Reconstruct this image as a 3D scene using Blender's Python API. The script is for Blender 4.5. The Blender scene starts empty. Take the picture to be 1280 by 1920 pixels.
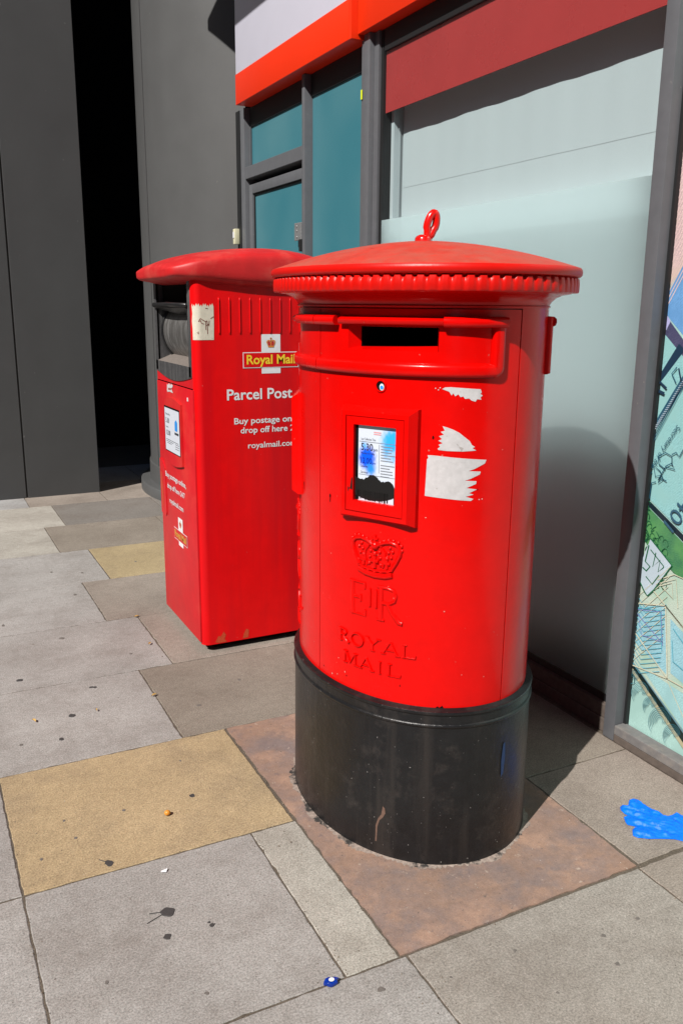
import bpy, bmesh, math, random
from mathutils import Matrix, Vector
from math import sin, cos, radians, pi
random.seed(7)
S = bpy.context.scene
COL = S.collection

# ------------------------------------------------------------------ camera
F_PX, YAW, PITCH, ROLL, EYE = 1603.09, .466786, .237981, .0084695, 1.5
def make_camera():
    cy, sy, cp, sp = cos(YAW), sin(YAW), cos(PITCH), sin(PITCH)
    fwd = Vector((sy*cp, cy*cp, -sp)); rt = Vector((cy, -sy, 0)); up = Vector((sy*sp, cy*sp, cp))
    cr, sr = cos(ROLL), sin(ROLL)
    rt, up = cr*rt + sr*up, -sr*rt + cr*up
    m = Matrix((rt, up, -fwd)).transposed().to_4x4(); m.translation = (0, 0, EYE)
    cd = bpy.data.cameras.new('camera'); c = bpy.data.objects.new('camera', cd); COL.objects.link(c)
    c.matrix_world = m
    cd.sensor_fit = 'HORIZONTAL'; cd.sensor_width = 36; cd.lens = 36*F_PX/1280
    cd.clip_start = .05; cd.clip_end = 500
    S.camera = c
make_camera()

# ------------------------------------------------------------------ light
SUN_EL = radians(44.2); HX, HY = .878, .479          # horizontal heading of the sunlight
W = bpy.data.worlds.new("World"); S.world = W; W.use_nodes = True
nt = W.node_tree; bg = nt.nodes['Background']
sky = nt.nodes.new('ShaderNodeTexSky'); sky.sky_type = 'NISHITA'; sky.sun_disc = False
sky.sun_elevation = SUN_EL; sky.sun_rotation = math.atan2(-HX, -HY) % (2*pi)
sky.air_density = .35; sky.dust_density = .25; sky.ozone_density = 1.0
nt.links.new(sky.outputs[0], bg.inputs[0]); bg.inputs[1].default_value = .05
ld = bpy.data.lights.new('sun', 'SUN'); ld.energy = 5.0; ld.angle = radians(.5); ld.color = (1, .95, .89)
lo = bpy.data.objects.new('sun', ld); COL.objects.link(lo)
dv = Vector((HX*cos(SUN_EL), HY*cos(SUN_EL), -sin(SUN_EL)))
lo.rotation_euler = dv.to_track_quat('-Z', 'Y').to_euler(); lo.location = (-6, -4, 8)
vs = S.view_settings; vs.view_transform = 'Standard'; vs.look = 'None'; vs.exposure = .32; vs.gamma = 1
vs.use_curve_mapping = False
S.cycles.max_bounces = 12; S.cycles.diffuse_bounces = 1; S.cycles.transmission_bounces = 8; S.cycles.transparent_max_bounces = 12

# ------------------------------------------------------------------ baked outlines (metres on their own planes)
POSTER_POLYS=[('pink', [(2.0347, 2.1611), (1.9256, 2.1387), (1.8699, 1.7243), (1.9676, 1.6423), (2.0275, 1.5511), (2.0427, 1.5513), (2.0434, 1.8616)]), ('skyblue', [(1.967, 1.6376), (1.871, 1.7319), (1.8141, 1.3087), (1.9258, 1.3985), (2.0032, 1.4614), (2.0323, 1.4856), (2.0373, 1.543)]), ('lilac', [(2.0367, 1.4855), (2.0028, 1.4581), (2.0383, 1.4107), (2.0445, 1.4606)]), ('purple', [(2.0026, 1.4564), (1.8099, 1.2773), (1.8014, 1.2141), (1.9405, 1.3522), (2.0216, 1.4179)]), ('palebill', [(2.0405, 1.4106), (2.0192, 1.4164), (1.8056, 1.2458), (1.7361, 0.7284), (2.0469, 0.8843), (2.0516, 1.1526)]), ('ink', [(2.0361, 1.2857), (1.9602, 1.3906), (1.9418, 1.3783), (1.9401, 1.3653), (2.0324, 1.2552)]), ('engrave', [(2.0355, 1.1335), (1.9276, 1.3004), (1.9225, 1.2612), (2.0357, 1.0983)]), ('darkedge', [(2.0465, 0.8807), (2.0322, 0.88), (1.7357, 0.7251), (1.7328, 0.7036), (2.0392, 0.8602)]), ('green', [(2.046, 0.8569), (1.7321, 0.6986), (1.7182, 0.5952), (1.8912, 0.6632), (2.0434, 0.7368), (2.0484, 0.838)]), ('creambill', [(2.0457, 0.7362), (1.8862, 0.6591), (1.7227, 0.6287), (1.642, 0.0283), (1.7743, 0.1126), (2.04, 0.295), (2.0426, 0.5271)]), ('paleblue1', [(2.0397, 0.5028), (1.9066, 0.5368), (1.8712, 0.3096), (2.0342, 0.3731)]), ('paleblue2', [(1.88, 0.5047), (1.6932, 0.4094), (1.6748, 0.2723), (1.8567, 0.3212)]), ('paleblue3', [(1.9908, 0.3004), (1.8699, 0.2813), (1.694, 0.2636), (1.6777, 0.1414), (1.7622, 0.1377)]), ('darkband', [(2.0462, 0.3047), (2.0308, 0.3026), (1.6455, 0.0547), (1.6396, 0.0107), (2.0435, 0.2816)]), ('steel', [(2.0394, 0.3113), (2.0203, 0.2987), (1.636, 0.0598), (1.6453, 0.0529), (2.033, 0.2998)]), ('cream', [(2.0459, 0.2806), (1.6401, 0.0142), (1.6373, -0.007), (2.0465, 0.2642)]), ('letterw', [(1.993, 0.7512), (1.8938, 0.6842), (1.958, 0.5804), (1.9827, 0.5519), (1.9985, 0.5641), (2.0463, 0.5993), (2.0396, 0.6243), (2.0306, 0.6306), (2.0403, 0.6507)])]
POSTER_LINES=[('ink', 0.003, [(2.0393, 1.0713), (1.9242, 1.2743)]), ('inkthin', 0.0022, [(2.0425, 1.0602), (1.9225, 1.2612)]), ('teal2', 0.004, [(1.9531, 1.3185), (1.9717, 1.2972), (1.951, 1.2688)]), ('ink', 0.006, [(1.9464, 1.3156), (1.9334, 1.2802)]), ('ink', 0.008, [(2.0273, 1.2505), (2.0159, 1.2668), (1.9873, 1.2489)]), ('ink', 0.01, [(2.0214, 1.239), (1.9938, 1.2313)]), ('ink', 0.006, [(2.0333, 1.1896), (2.0188, 1.1825)]), ('sign', 0.0035, [(2.014, 0.8837), (2.0112, 0.9367), (1.9937, 0.9435)]), ('sign', 0.0035, [(1.95, 0.9535), (1.9777, 0.9607), (1.9844, 0.9417), (1.9639, 0.958), (1.9803, 0.9815), (2.0094, 0.996), (1.9981, 0.9606), (1.9722, 0.9706), (1.9855, 0.9504), (1.9602, 0.9991), (1.9206, 0.9972), (1.9359, 1.0154), (1.9604, 1.0008)]), ('sign', 0.0035, [(1.935, 1.0086), (1.9387, 1.0375), (1.966, 1.0453), (1.995, 1.0268), (1.9876, 1.0033), (1.9591, 0.9905)]), ('sign', 0.0035, [(1.9394, 1.0426), (1.9232, 1.052), (1.9089, 1.0405), (1.8937, 1.0702)]), ('greenl', 0.005, [(1.993, 0.7512), (1.8938, 0.6842), (1.958, 0.5804), (1.9827, 0.5519), (1.9985, 0.5641), (2.0463, 0.5993)]), ('greenl', 0.005, [(1.997, 0.7262), (2.0063, 0.6677), (1.9836, 0.6553), (1.9978, 0.6363), (2.0154, 0.6444)]), ('greenl', 0.004, [(1.9646, 0.7087), (1.9723, 0.6585), (1.9438, 0.6886), (1.9477, 0.6469), (1.9255, 0.6698)]), ('greenl', 0.004, [(1.9978, 0.6174), (1.9672, 0.5982), (1.942, 0.6374)]), ('greenl', 0.0035, [(1.9884, 0.7136), (1.9258, 0.6716)]), ('yel', 0.004, [(2.0408, 0.5122), (1.9029, 0.5436), (1.6944, 0.4179)]), ('yel', 0.004, [(1.9029, 0.5436), (1.8652, 0.2986)]), ('yel', 0.004, [(2.0411, 0.4102), (1.8652, 0.2986), (1.6771, 0.2895)]), ('yel', 0.004, [(2.0288, 0.2854), (1.8652, 0.2986)]), ('yel', 0.004, [(1.9576, 0.5767), (1.8259, 0.4958)]), ('yel', 0.003, [(1.8645, 0.2931), (1.7669, 0.1737)]), ('yel', 0.003, [(1.9466, 0.6194), (1.8815, 0.6569), (1.8399, 0.6546)]), ('yel', 0.003, [(1.9515, 0.603), (1.8713, 0.6454), (1.8526, 0.5509)]), ('yel', 0.003, [(1.9331, 0.6029), (1.8867, 0.628), (1.8757, 0.5764), (1.9239, 0.602)]), ('violet', 0.002, [(2.0194, 0.4765), (1.915, 0.4207), (1.8982, 0.4155), (1.9916, 0.4083), (2.0101, 0.4602)]), ('violet', 0.002, [(2.0259, 0.4899), (1.9177, 0.5163), (1.899, 0.4038)]), ('cyan2', 0.003, [(2.0242, 0.4963), (1.9228, 0.5202), (1.899, 0.3848)]), ('cyan2', 0.003, [(1.8631, 0.4771), (1.8003, 0.4315)]), ('cyan2', 0.003, [(1.8623, 0.4363), (1.849, 0.3661), (1.7895, 0.3486)]), ('curl', 0.003, [(2.0249, 0.2527), (2.0044, 0.249), (2.004, 0.225), (2.0227, 0.2132), (2.0364, 0.2217)]), ('curl', 0.0016, [(2.0377, 0.203), (2.0445, 0.21), (2.0482, 0.2196), (2.0484, 0.2308), (2.0451, 0.2423), (2.0388, 0.2529), (2.0302, 0.2615), (2.0204, 0.2672), (2.0103, 0.2696), (2.001, 0.2686), (1.9935, 0.2643), (1.9884, 0.2572), (1.9862, 0.2482)]), ('curl', 0.0016, [(2.0372, 0.2094), (2.0421, 0.2164), (2.0441, 0.2254), (2.0431, 0.2353), (2.0392, 0.245), (2.0329, 0.2535), (2.0251, 0.2601), (2.0164, 0.2639), (2.008, 0.2649), (2.0005, 0.2628), (1.9948, 0.2582), (1.9914, 0.2514), (1.9906, 0.2433)]), ('curl', 0.0016, [(2.0356, 0.2156), (2.0388, 0.2222), (2.0395, 0.2302), (2.0377, 0.2385), (2.0336, 0.2464), (2.0278, 0.253), (2.0208, 0.2576), (2.0136, 0.2599), (2.0068, 0.2597), (2.0012, 0.2571), (1.9971, 0.2525), (1.9951, 0.2464), (1.9953, 0.2395)]), ('curl', 0.0016, [(2.0331, 0.2213), (2.0349, 0.2272), (2.0346, 0.2339), (2.0324, 0.2406), (2.0284, 0.2466), (2.0233, 0.2513), (2.0176, 0.2543), (2.0119, 0.2553), (2.0068, 0.2543), (2.0028, 0.2516), (2.0003, 0.2474), (1.9994, 0.2423), (2.0002, 0.2367)]), ('curl', 0.0016, [(2.0298, 0.2263), (2.0305, 0.2312), (2.0296, 0.2364), (2.0273, 0.2413), (2.0239, 0.2455), (2.0198, 0.2486), (2.0154, 0.2502), (2.0113, 0.2504), (2.0079, 0.249), (2.0053, 0.2465), (2.004, 0.2431), (2.0039, 0.2392), (2.005, 0.2352)]), ('curl', 0.0016, [(2.0259, 0.2305), (2.0258, 0.2341), (2.0248, 0.2377), (2.0228, 0.2409), (2.0202, 0.2435), (2.0173, 0.2451), (2.0144, 0.2457), (2.0119, 0.2453), (2.0099, 0.244), (2.0087, 0.242), (2.0082, 0.2397), (2.0086, 0.2372), (2.0096, 0.2349)]), ('curl', 0.0016, [(1.9988, 0.1608), (2.0072, 0.1694), (2.0117, 0.1814), (2.0119, 0.1952), (2.0078, 0.2095), (2.0001, 0.2227), (1.9897, 0.2333), (1.9778, 0.2405), (1.9656, 0.2435), (1.9544, 0.2423), (1.9453, 0.237), (1.9392, 0.2283), (1.9365, 0.2173)]), ('curl', 0.0016, [(1.9982, 0.1688), (2.0042, 0.1775), (2.0067, 0.1886), (2.0054, 0.2008), (2.0006, 0.2129), (1.993, 0.2235), (1.9835, 0.2316), (1.973, 0.2364), (1.9628, 0.2376), (1.9538, 0.2352), (1.947, 0.2295), (1.9429, 0.2212), (1.9418, 0.2113)]), ('curl', 0.0016, [(1.9963, 0.1764), (2.0002, 0.1847), (2.001, 0.1946), (1.9988, 0.205), (1.9938, 0.2147), (1.9867, 0.2229), (1.9783, 0.2286), (1.9696, 0.2314), (1.9614, 0.2312), (1.9546, 0.2281), (1.9498, 0.2224), (1.9474, 0.215), (1.9476, 0.2065)]), ('curl', 0.0016, [(1.9932, 0.1836), (1.9954, 0.1909), (1.9951, 0.1992), (1.9923, 0.2075), (1.9875, 0.215), (1.9813, 0.2208), (1.9744, 0.2245), (1.9675, 0.2258), (1.9614, 0.2246), (1.9566, 0.2212), (1.9536, 0.2161), (1.9525, 0.2099), (1.9535, 0.2032)]), ('curl', 0.0016, [(1.9892, 0.1899), (1.99, 0.1959), (1.989, 0.2024), (1.9862, 0.2085), (1.982, 0.2137), (1.977, 0.2175), (1.9718, 0.2195), (1.9668, 0.2196), (1.9627, 0.218), (1.9597, 0.2149), (1.9581, 0.2108), (1.9581, 0.2061), (1.9594, 0.2013)]), ('curl', 0.0016, [(1.9844, 0.1951), (1.9844, 0.1996), (1.983, 0.2041), (1.9806, 0.2081), (1.9774, 0.2112), (1.9739, 0.2131), (1.9705, 0.2138), (1.9675, 0.2133), (1.9652, 0.2118), (1.9637, 0.2094), (1.9633, 0.2066), (1.9638, 0.2036), (1.965, 0.2009)]), ('curl', 0.0016, [(1.9457, 0.1421), (1.9522, 0.1488), (1.9558, 0.1582), (1.956, 0.1692), (1.953, 0.1806), (1.947, 0.1911), (1.9389, 0.1997), (1.9296, 0.2055), (1.92, 0.2081), (1.9112, 0.2072), (1.904, 0.2031), (1.8991, 0.1962), (1.8969, 0.1873)]), ('curl', 0.0016, [(1.9452, 0.1484), (1.9499, 0.1552), (1.9519, 0.164), (1.951, 0.1737), (1.9474, 0.1833), (1.9415, 0.1918), (1.934, 0.1984), (1.9258, 0.2023), (1.9178, 0.2034), (1.9107, 0.2015), (1.9052, 0.197), (1.9019, 0.1905), (1.901, 0.1825)]), ('curl', 0.0016, [(1.9438, 0.1544), (1.9469, 0.1609), (1.9476, 0.1687), (1.9459, 0.177), (1.942, 0.1848), (1.9365, 0.1914), (1.93, 0.196), (1.9231, 0.1984), (1.9166, 0.1983), (1.9112, 0.1959), (1.9074, 0.1914), (1.9054, 0.1854), (1.9055, 0.1786)]), ('curl', 0.0016, [(1.9414, 0.1601), (1.9432, 0.1659), (1.9429, 0.1725), (1.9408, 0.1791), (1.9371, 0.185), (1.9323, 0.1898), (1.9269, 0.1928), (1.9215, 0.1939), (1.9166, 0.1931), (1.9127, 0.1904), (1.9103, 0.1864), (1.9094, 0.1813), (1.9101, 0.1759)]), ('curl', 0.0016, [(1.9383, 0.1651), (1.939, 0.1699), (1.9382, 0.175), (1.9361, 0.1799), (1.9328, 0.1841), (1.9289, 0.1872), (1.9248, 0.1889), (1.9209, 0.1891), (1.9175, 0.1878), (1.9151, 0.1854), (1.9138, 0.1821), (1.9137, 0.1782), (1.9148, 0.1743)]), ('curl', 0.0016, [(1.9346, 0.1693), (1.9346, 0.1728), (1.9336, 0.1764), (1.9317, 0.1796), (1.9292, 0.1821), (1.9265, 0.1838), (1.9238, 0.1844), (1.9213, 0.1841), (1.9195, 0.1828), (1.9183, 0.1809), (1.9179, 0.1786), (1.9182, 0.1762), (1.9191, 0.1739)]), ('curl', 0.0016, [(1.9084, 0.0842), (1.9188, 0.0951), (1.9244, 0.1103), (1.9247, 0.128), (1.9198, 0.1464), (1.9104, 0.1633), (1.8977, 0.177), (1.8831, 0.1863), (1.8682, 0.1903), (1.8545, 0.1889), (1.8434, 0.1824), (1.8359, 0.1716), (1.8326, 0.1577)]), ('curl', 0.0016, [(1.9077, 0.0945), (1.9152, 0.1055), (1.9183, 0.1197), (1.9168, 0.1354), (1.911, 0.1508), (1.9016, 0.1645), (1.8899, 0.1749), (1.8772, 0.1812), (1.8647, 0.1828), (1.8537, 0.1799), (1.8454, 0.1728), (1.8404, 0.1625), (1.839, 0.15)]), ('curl', 0.0016, [(1.9054, 0.1044), (1.9103, 0.1149), (1.9114, 0.1275), (1.9086, 0.1408), (1.9025, 0.1533), (1.8938, 0.1638), (1.8836, 0.1712), (1.8729, 0.1749), (1.8629, 0.1747), (1.8546, 0.1709), (1.8488, 0.1638), (1.8459, 0.1545), (1.846, 0.1439)]), ('curl', 0.0016, [(1.9016, 0.1135), (1.9044, 0.1229), (1.904, 0.1335), (1.9006, 0.1442), (1.8947, 0.1537), (1.8871, 0.1612), (1.8787, 0.166), (1.8703, 0.1677), (1.8629, 0.1663), (1.8571, 0.1621), (1.8534, 0.1558), (1.8521, 0.148), (1.8533, 0.1396)]), ('curl', 0.0016, [(1.8967, 0.1217), (1.8978, 0.1295), (1.8965, 0.1377), (1.893, 0.1456), (1.8879, 0.1523), (1.8818, 0.1571), (1.8754, 0.1597), (1.8694, 0.1599), (1.8644, 0.1579), (1.8609, 0.1541), (1.859, 0.1489), (1.8589, 0.143), (1.8605, 0.1371)]), ('curl', 0.0016, [(1.8908, 0.1286), (1.8908, 0.1343), (1.8891, 0.14), (1.8861, 0.1451), (1.8823, 0.1491), (1.878, 0.1516), (1.8738, 0.1525), (1.8702, 0.1518), (1.8675, 0.1499), (1.8658, 0.1469), (1.8653, 0.1434), (1.8659, 0.1398), (1.8674, 0.1365)]), ('curl', 0.0016, [(1.8458, 0.0717), (1.8536, 0.0798), (1.8579, 0.0913), (1.8582, 0.1047), (1.8547, 0.1187), (1.8478, 0.1316), (1.8383, 0.1423), (1.8274, 0.1495), (1.8162, 0.1528), (1.8059, 0.1518), (1.7974, 0.1469), (1.7917, 0.1387), (1.7891, 0.1281)]), ('curl', 0.0016, [(1.8453, 0.0794), (1.851, 0.0877), (1.8534, 0.0984), (1.8523, 0.1103), (1.8481, 0.1222), (1.8412, 0.1327), (1.8325, 0.1407), (1.8229, 0.1457), (1.8135, 0.1471), (1.8052, 0.1449), (1.7989, 0.1396), (1.795, 0.1317), (1.7939, 0.1221)]), ('curl', 0.0016, [(1.8437, 0.0869), (1.8474, 0.0948), (1.8483, 0.1044), (1.8463, 0.1145), (1.8418, 0.1241), (1.8354, 0.1322), (1.8277, 0.138), (1.8197, 0.1409), (1.8122, 0.1409), (1.8059, 0.138), (1.8014, 0.1327), (1.7991, 0.1255), (1.7992, 0.1173)]), ('curl', 0.0016, [(1.8409, 0.0939), (1.843, 0.101), (1.8428, 0.109), (1.8404, 0.1172), (1.836, 0.1245), (1.8304, 0.1303), (1.8241, 0.1341), (1.8177, 0.1355), (1.8121, 0.1345), (1.8076, 0.1314), (1.8048, 0.1265), (1.8038, 0.1205), (1.8046, 0.1139)]), ('curl', 0.0016, [(1.8373, 0.1001), (1.8382, 0.106), (1.8372, 0.1123), (1.8347, 0.1183), (1.8309, 0.1234), (1.8264, 0.1272), (1.8216, 0.1293), (1.817, 0.1296), (1.8132, 0.1281), (1.8104, 0.1252), (1.8089, 0.1212), (1.8088, 0.1166), (1.81, 0.1119)]), ('curl', 0.0016, [(1.8329, 0.1054), (1.833, 0.1097), (1.8318, 0.1141), (1.8296, 0.118), (1.8267, 0.1211), (1.8235, 0.1231), (1.8203, 0.1238), (1.8176, 0.1234), (1.8154, 0.122), (1.8141, 0.1197), (1.8136, 0.117), (1.814, 0.1141), (1.8152, 0.1114)])]
POSTER_TEXT=[('Secretary of the T', (1.9302, 1.1398), (2.0362, 0.9699)), ('401', (1.8804, 0.9181), (1.9465, 0.8189))]
GLOVE=[(1.8287, 1.706), (1.8446, 1.7111), (1.8553, 1.6995), (1.8821, 1.7221), (1.9008, 1.7229), (1.9092, 1.709), (1.905, 1.685), (1.9091, 1.6542), (1.9152, 1.6261), (1.9169, 1.6068), (1.9409, 1.6043), (1.9637, 1.6088), (1.9644, 1.5929), (1.9744, 1.5696), (1.9806, 1.5393), (1.9193, 1.4818), (1.8761, 1.4665), (1.8714, 1.491), (1.8536, 1.5137), (1.8206, 1.5326), (1.7857, 1.5496), (1.7616, 1.567), (1.7567, 1.5808), (1.7747, 1.601), (1.7917, 1.6074), (1.8088, 1.599), (1.7956, 1.6113), (1.7816, 1.6271), (1.7858, 1.64), (1.7996, 1.6607), (1.8198, 1.657), (1.8155, 1.6746), (1.8197, 1.6945)]
GUM=[(0.454, 1.8612, 0.0206, 0.0211), (0.43, 1.7746, 0.0128, 0.0124), (0.5407, 1.7655, 0.0095, 0.0072), (0.5365, 1.7781, 0.0048, 0.0036), (0.363, 2.121, 0.0171, 0.0175), (0.6652, 2.3423, 0.0105, 0.013), (0.4222, 3.058, 0.0143, 0.0175), (0.3576, 2.8923, 0.0118, 0.0138), (0.2847, 3.465, 0.0175, 0.016), (0.816, 1.4015, 0.0119, 0.0088), (1.3891, 1.3094, 0.0071, 0.0063), (1.3522, 1.2245, 0.0079, 0.0063), (1.5097, 1.3172, 0.0073, 0.0057), (0.5334, 3.2736, 0.0115, 0.01), (0.5468, 3.2672, 0.0096, 0.01), (0.5126, 3.8577, 0.0154, 0.0133), (0.2882, 4.1426, 0.0091, 0.0184), (0.7546, 3.5439, 0.0084, 0.0088), (0.2261, 2.9099, 0.0083, 0.0097), (0.8714, 2.9341, 0.0129, 0.0108), (1.0905, 3.0844, 0.0079, 0.0097), (1.1036, 4.9134, 0.0086, 0.0162), (0.6752, 4.4542, 0.0101, 0.0175), (0.6207, 4.9091, 0.0082, 0.0155), (0.7776, 4.8244, 0.0082, 0.0153), (0.3004, 2.2779, 0.0069, 0.0065), (0.1985, 2.2193, 0.0053, 0.0073), (0.4558, 2.3568, 0.0073, 0.0071), (0.6925, 2.565, 0.0048, 0.0067), (0.2672, 1.6931, 0.0049, 0.0079), (0.4615, 1.5634, 0.0064, 0.0059), (0.9779, 1.3624, 0.0033, 0.0034), (1.168, 1.2186, 0.0027, 0.0024), (1.1623, 1.3649, 0.0057, 0.0042), (0.2841, 2.3789, 0.005, 0.007)]
BITS={'berry': (0.5674, 2.2716), 'cap': (0.7203, 1.4657), 'scrap': (0.4882, 2.017), 'leaf1': (0.8565, 3.6095), 'leaf2': (0.739, 3.0844), 'leaf3': (0.2888, 3.0664), 'leaf4': (0.8849, 3.9781), 'leaf5': (0.5112, 3.0534), 'petal': (0.7658, 1.6723), 'chip': (0.8564, 2.4104), 'red': (0.8865, 4.3734)}
GLOVE_SEGS=[(1.8855, 1.7009, 1.8935, 1.6181, 0.016, 0.01), (1.83, 1.6895, 1.8758, 1.6054, 0.015, 0.011), (1.7985, 1.6399, 1.858, 1.5781, 0.013, 0.008), (1.7804, 1.5836, 1.8451, 1.5435, 0.016, 0.01), (1.8791, 1.619, 1.8951, 1.566, 0.034, 0.013), (1.8836, 1.5715, 1.9552, 1.5132, 0.028, 0.009)]


# ------------------------------------------------------------------ materials
def srgb(r, g, b):
    f = lambda c: (c/255/12.92) if c/255 <= .04045 else ((c/255+.055)/1.055)**2.4
    return (f(r), f(g), f(b))
MATS = {}
def mat(name, col, rough=.5, metal=0, spec=.5, coat=0, noise=0, nscale=20, bump=0, bscale=60, col2=None, spots=None, detail=6, attr=None, streak=None, wear=None, lump=None):
    """principled surface; colour broken up by noise, optional dirt spots, vertical streaks and worn patches"""
    if name in MATS: return MATS[name]
    m = bpy.data.materials.new(name); m.use_nodes = True; MATS[name] = m
    t = m.node_tree; N = t.nodes.new; L = t.links.new; p = t.nodes['Principled BSDF']
    p.inputs['Roughness'].default_value = rough; p.inputs['Metallic'].default_value = metal
    p.inputs['Specular IOR Level'].default_value = spec; p.inputs['Coat Weight'].default_value = coat
    p.inputs['Coat Roughness'].default_value = .08
    p.inputs['Base Color'].default_value = (*col, 1)
    tc = N('ShaderNodeTexCoord'); src = tc.outputs['Object']
    def nz(scale, det=detail, ro=.6, vec=None):
        n = N('ShaderNodeTexNoise'); n.inputs['Scale'].default_value = scale; n.inputs['Detail'].default_value = det
        n.inputs['Roughness'].default_value = ro; L(vec or src, n.inputs['Vector']); return n.outputs[0]
    def ramp(fac, a, b, ca=(0,0,0,1), cb=(1,1,1,1)):
        r = N('ShaderNodeValToRGB'); r.color_ramp.elements[0].position = a; r.color_ramp.elements[1].position = b
        r.color_ramp.elements[0].color = ca; r.color_ramp.elements[1].color = cb; L(fac, r.inputs[0]); return r.outputs[0]
    def mix(fac, A, B, mode='MIX'):
        x = N('ShaderNodeMix'); x.data_type = 'RGBA'; x.blend_type = mode
        if isinstance(fac, float): x.inputs[0].default_value = fac
        else: L(fac, x.inputs[0])
        for k, v in ((6, A), (7, B)):
            if isinstance(v, tuple): x.inputs[k].default_value = (*v, 1)[:4]
            else: L(v, x.inputs[k])
        return x.outputs[2]
    c = col
    if attr:
        a = N('ShaderNodeAttribute'); a.attribute_name = attr; c = a.outputs['Color']
    if col2: c = mix(ramp(nz(nscale), .35, .68), c, col2)
    if noise:
        lo_, hi_ = 1-noise, 1+noise
        c = mix(1.0, c, ramp(nz(nscale*1.7), .3, .7, (lo_,)*3+(1,), (hi_,)*3+(1,)), 'MULTIPLY')
    if wear:      # (colour, scale, lo, hi)
        c = mix(ramp(nz(wear[1], 8, .7), wear[2], wear[3]), c, wear[0])
    if streak:    # (colour, scale, lo, hi) stretched along z
        mp = N('ShaderNodeMapping'); L(src, mp.inputs[0]); mp.inputs['Scale'].default_value = (1, 1, .06)
        c = mix(ramp(nz(streak[1], 5, .6, mp.outputs[0]), streak[2], streak[3]), c, streak[0])
    if spots:     # (colour, scale, threshold)
        v = N('ShaderNodeTexNoise'); v.inputs['Scale'].default_value = spots[1]; v.inputs['Detail'].default_value = 2
        L(src, v.inputs['Vector'])
        c = mix(ramp(v.outputs[0], spots[2], spots[2]+.03), c, spots[0])
    if not isinstance(c, tuple): L(c, p.inputs['Base Color'])
    if bump:
        b = N('ShaderNodeBump'); b.inputs['Strength'].default_value = bump; b.inputs['Distance'].default_value = .002
        L(nz(bscale, 8, .65), b.inputs['Height']); L(b.outputs[0], p.inputs['Normal'])
        if lump:
            b2 = N('ShaderNodeBump'); b2.inputs['Strength'].default_value = lump[1]; b2.inputs['Distance'].default_value = .004
            L(nz(lump[0], 3, .5), b2.inputs['Height']); L(b.outputs[0], b2.inputs['Normal']); L(b2.outputs[0], p.inputs['Normal'])
    if noise or wear:
        r = N('ShaderNodeMapRange'); r.inputs['To Min'].default_value = max(.04, rough-.08); r.inputs['To Max'].default_value = min(1, rough+.12)
        L(nz(nscale*.8), r.inputs[0]); L(r.outputs[0], p.inputs['Roughness'])
    return m

RED = (.66, .0016, .0008)
M_red = mat('red_gloss_paint', RED, .22, spec=.22, coat=.04, lump=(14, .35), noise=.05, nscale=9, bump=.22, bscale=38, spots=((.45, .16, .13), 95, .765))
M_redband = M_red
M_redcap = mat('faded_red_cap_paint', (.62, .006, .003), .34, spec=.28, coat=.0, noise=.06, nscale=7, bump=.25, bscale=60)
M_redtop = mat('chalky_red_top_paint', (.54, .040, .022), .55, noise=.12, nscale=12, bump=.4, bscale=90, wear=((.43, .11, .075), 9, .42, .75), spots=((.3, .02, .01), 40, .72))
M_redin = mat('red_inner', (.16, .001, .001), .5)
M_black = mat('black_base_paint', (.008, .008, .009), .30, spec=.42, noise=.25, nscale=14, bump=.9, bscale=55, wear=((.034, .029, .027), 11, .53, .74), spots=((.22, .21, .20), 130, .735), streak=((.022, .019, .018), 22, .50, .70))
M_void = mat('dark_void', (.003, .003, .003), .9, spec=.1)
M_pred = mat('parcel_red_paint', (.68, .0025, .004), .34, spec=.22, coat=.0, noise=.07, nscale=6, bump=.1, bscale=120, streak=((.54, .003, .007), 9, .46, .70), spots=((.55, .12, .12), 75, .77))
M_pfront = mat('parcel_red_front', (.54, .008, .014), .42, spec=.3, noise=.08, nscale=6, bump=.1, bscale=120, wear=((.62, .05, .035), 4, .50, .85))
M_plid = mat('parcel_faded_lid', (.52, .012, .014), .48, noise=.12, nscale=7, bump=.2, bscale=120, wear=((.55, .08, .06), 6, .50, .8), streak=((.60, .10, .08), 20, .62, .80))
M_rust = mat('orange_rust', (.45, .06, .02), .7, noise=.2, nscale=60)
M_steelworn = mat('worn_dark_steel', (.10, .10, .105), .42, metal=.55, noise=.2, nscale=30, bump=.3, bscale=90, streak=((.25, .25, .25), 60, .5, .75))
M_drum = mat('scuffed_steel_drum', (.16, .155, .15), .40, metal=.6, noise=.18, nscale=14, streak=((.42, .42, .42), 50, .45, .8))
M_tray = mat('dusty_tray', (.17, .145, .13), .6, noise=.15, nscale=40)
M_blackplastic = mat('black_plastic', (.012, .012, .013), .3)
M_white = mat('white_vinyl', (.70, .71, .74), .5, noise=.04, nscale=40)
M_paper = mat('torn_white_paper', (.52, .50, .51), .7, noise=.10, spots=((.36, .33, .32), 60, .70), nscale=30, bump=.3, bscale=150)
M_cream = mat('weathered_cream_sticker', (.60, .57, .47), .6, noise=.08, nscale=40, spots=((.25, .08, .05), 60, .70))
M_yellow = mat('logo_yellow', (.80, .58, .03), .5)
M_gold = mat('crown_orange', (.65, .22, .03), .5)
M_crimson = mat('crown_crimson', (.45, .02, .02), .5)
M_scrawl = mat('brown_scrawl', (.20, .07, .05), .7)
M_ink = mat('print_ink', (.03, .035, .045), .6)
M_inkgrey = mat('print_ink_grey', (.20, .22, .25), .6)
M_pink = mat('print_pink', (.70, .30, .32), .6)
M_spray = mat('black_spray', (.004, .004, .004), .5)
M_keyblue = mat('blue_dot', (.03, .28, .75), .3)
M_chrome = mat('chrome_ring', (.5, .5, .5), .25, metal=1)
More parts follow.
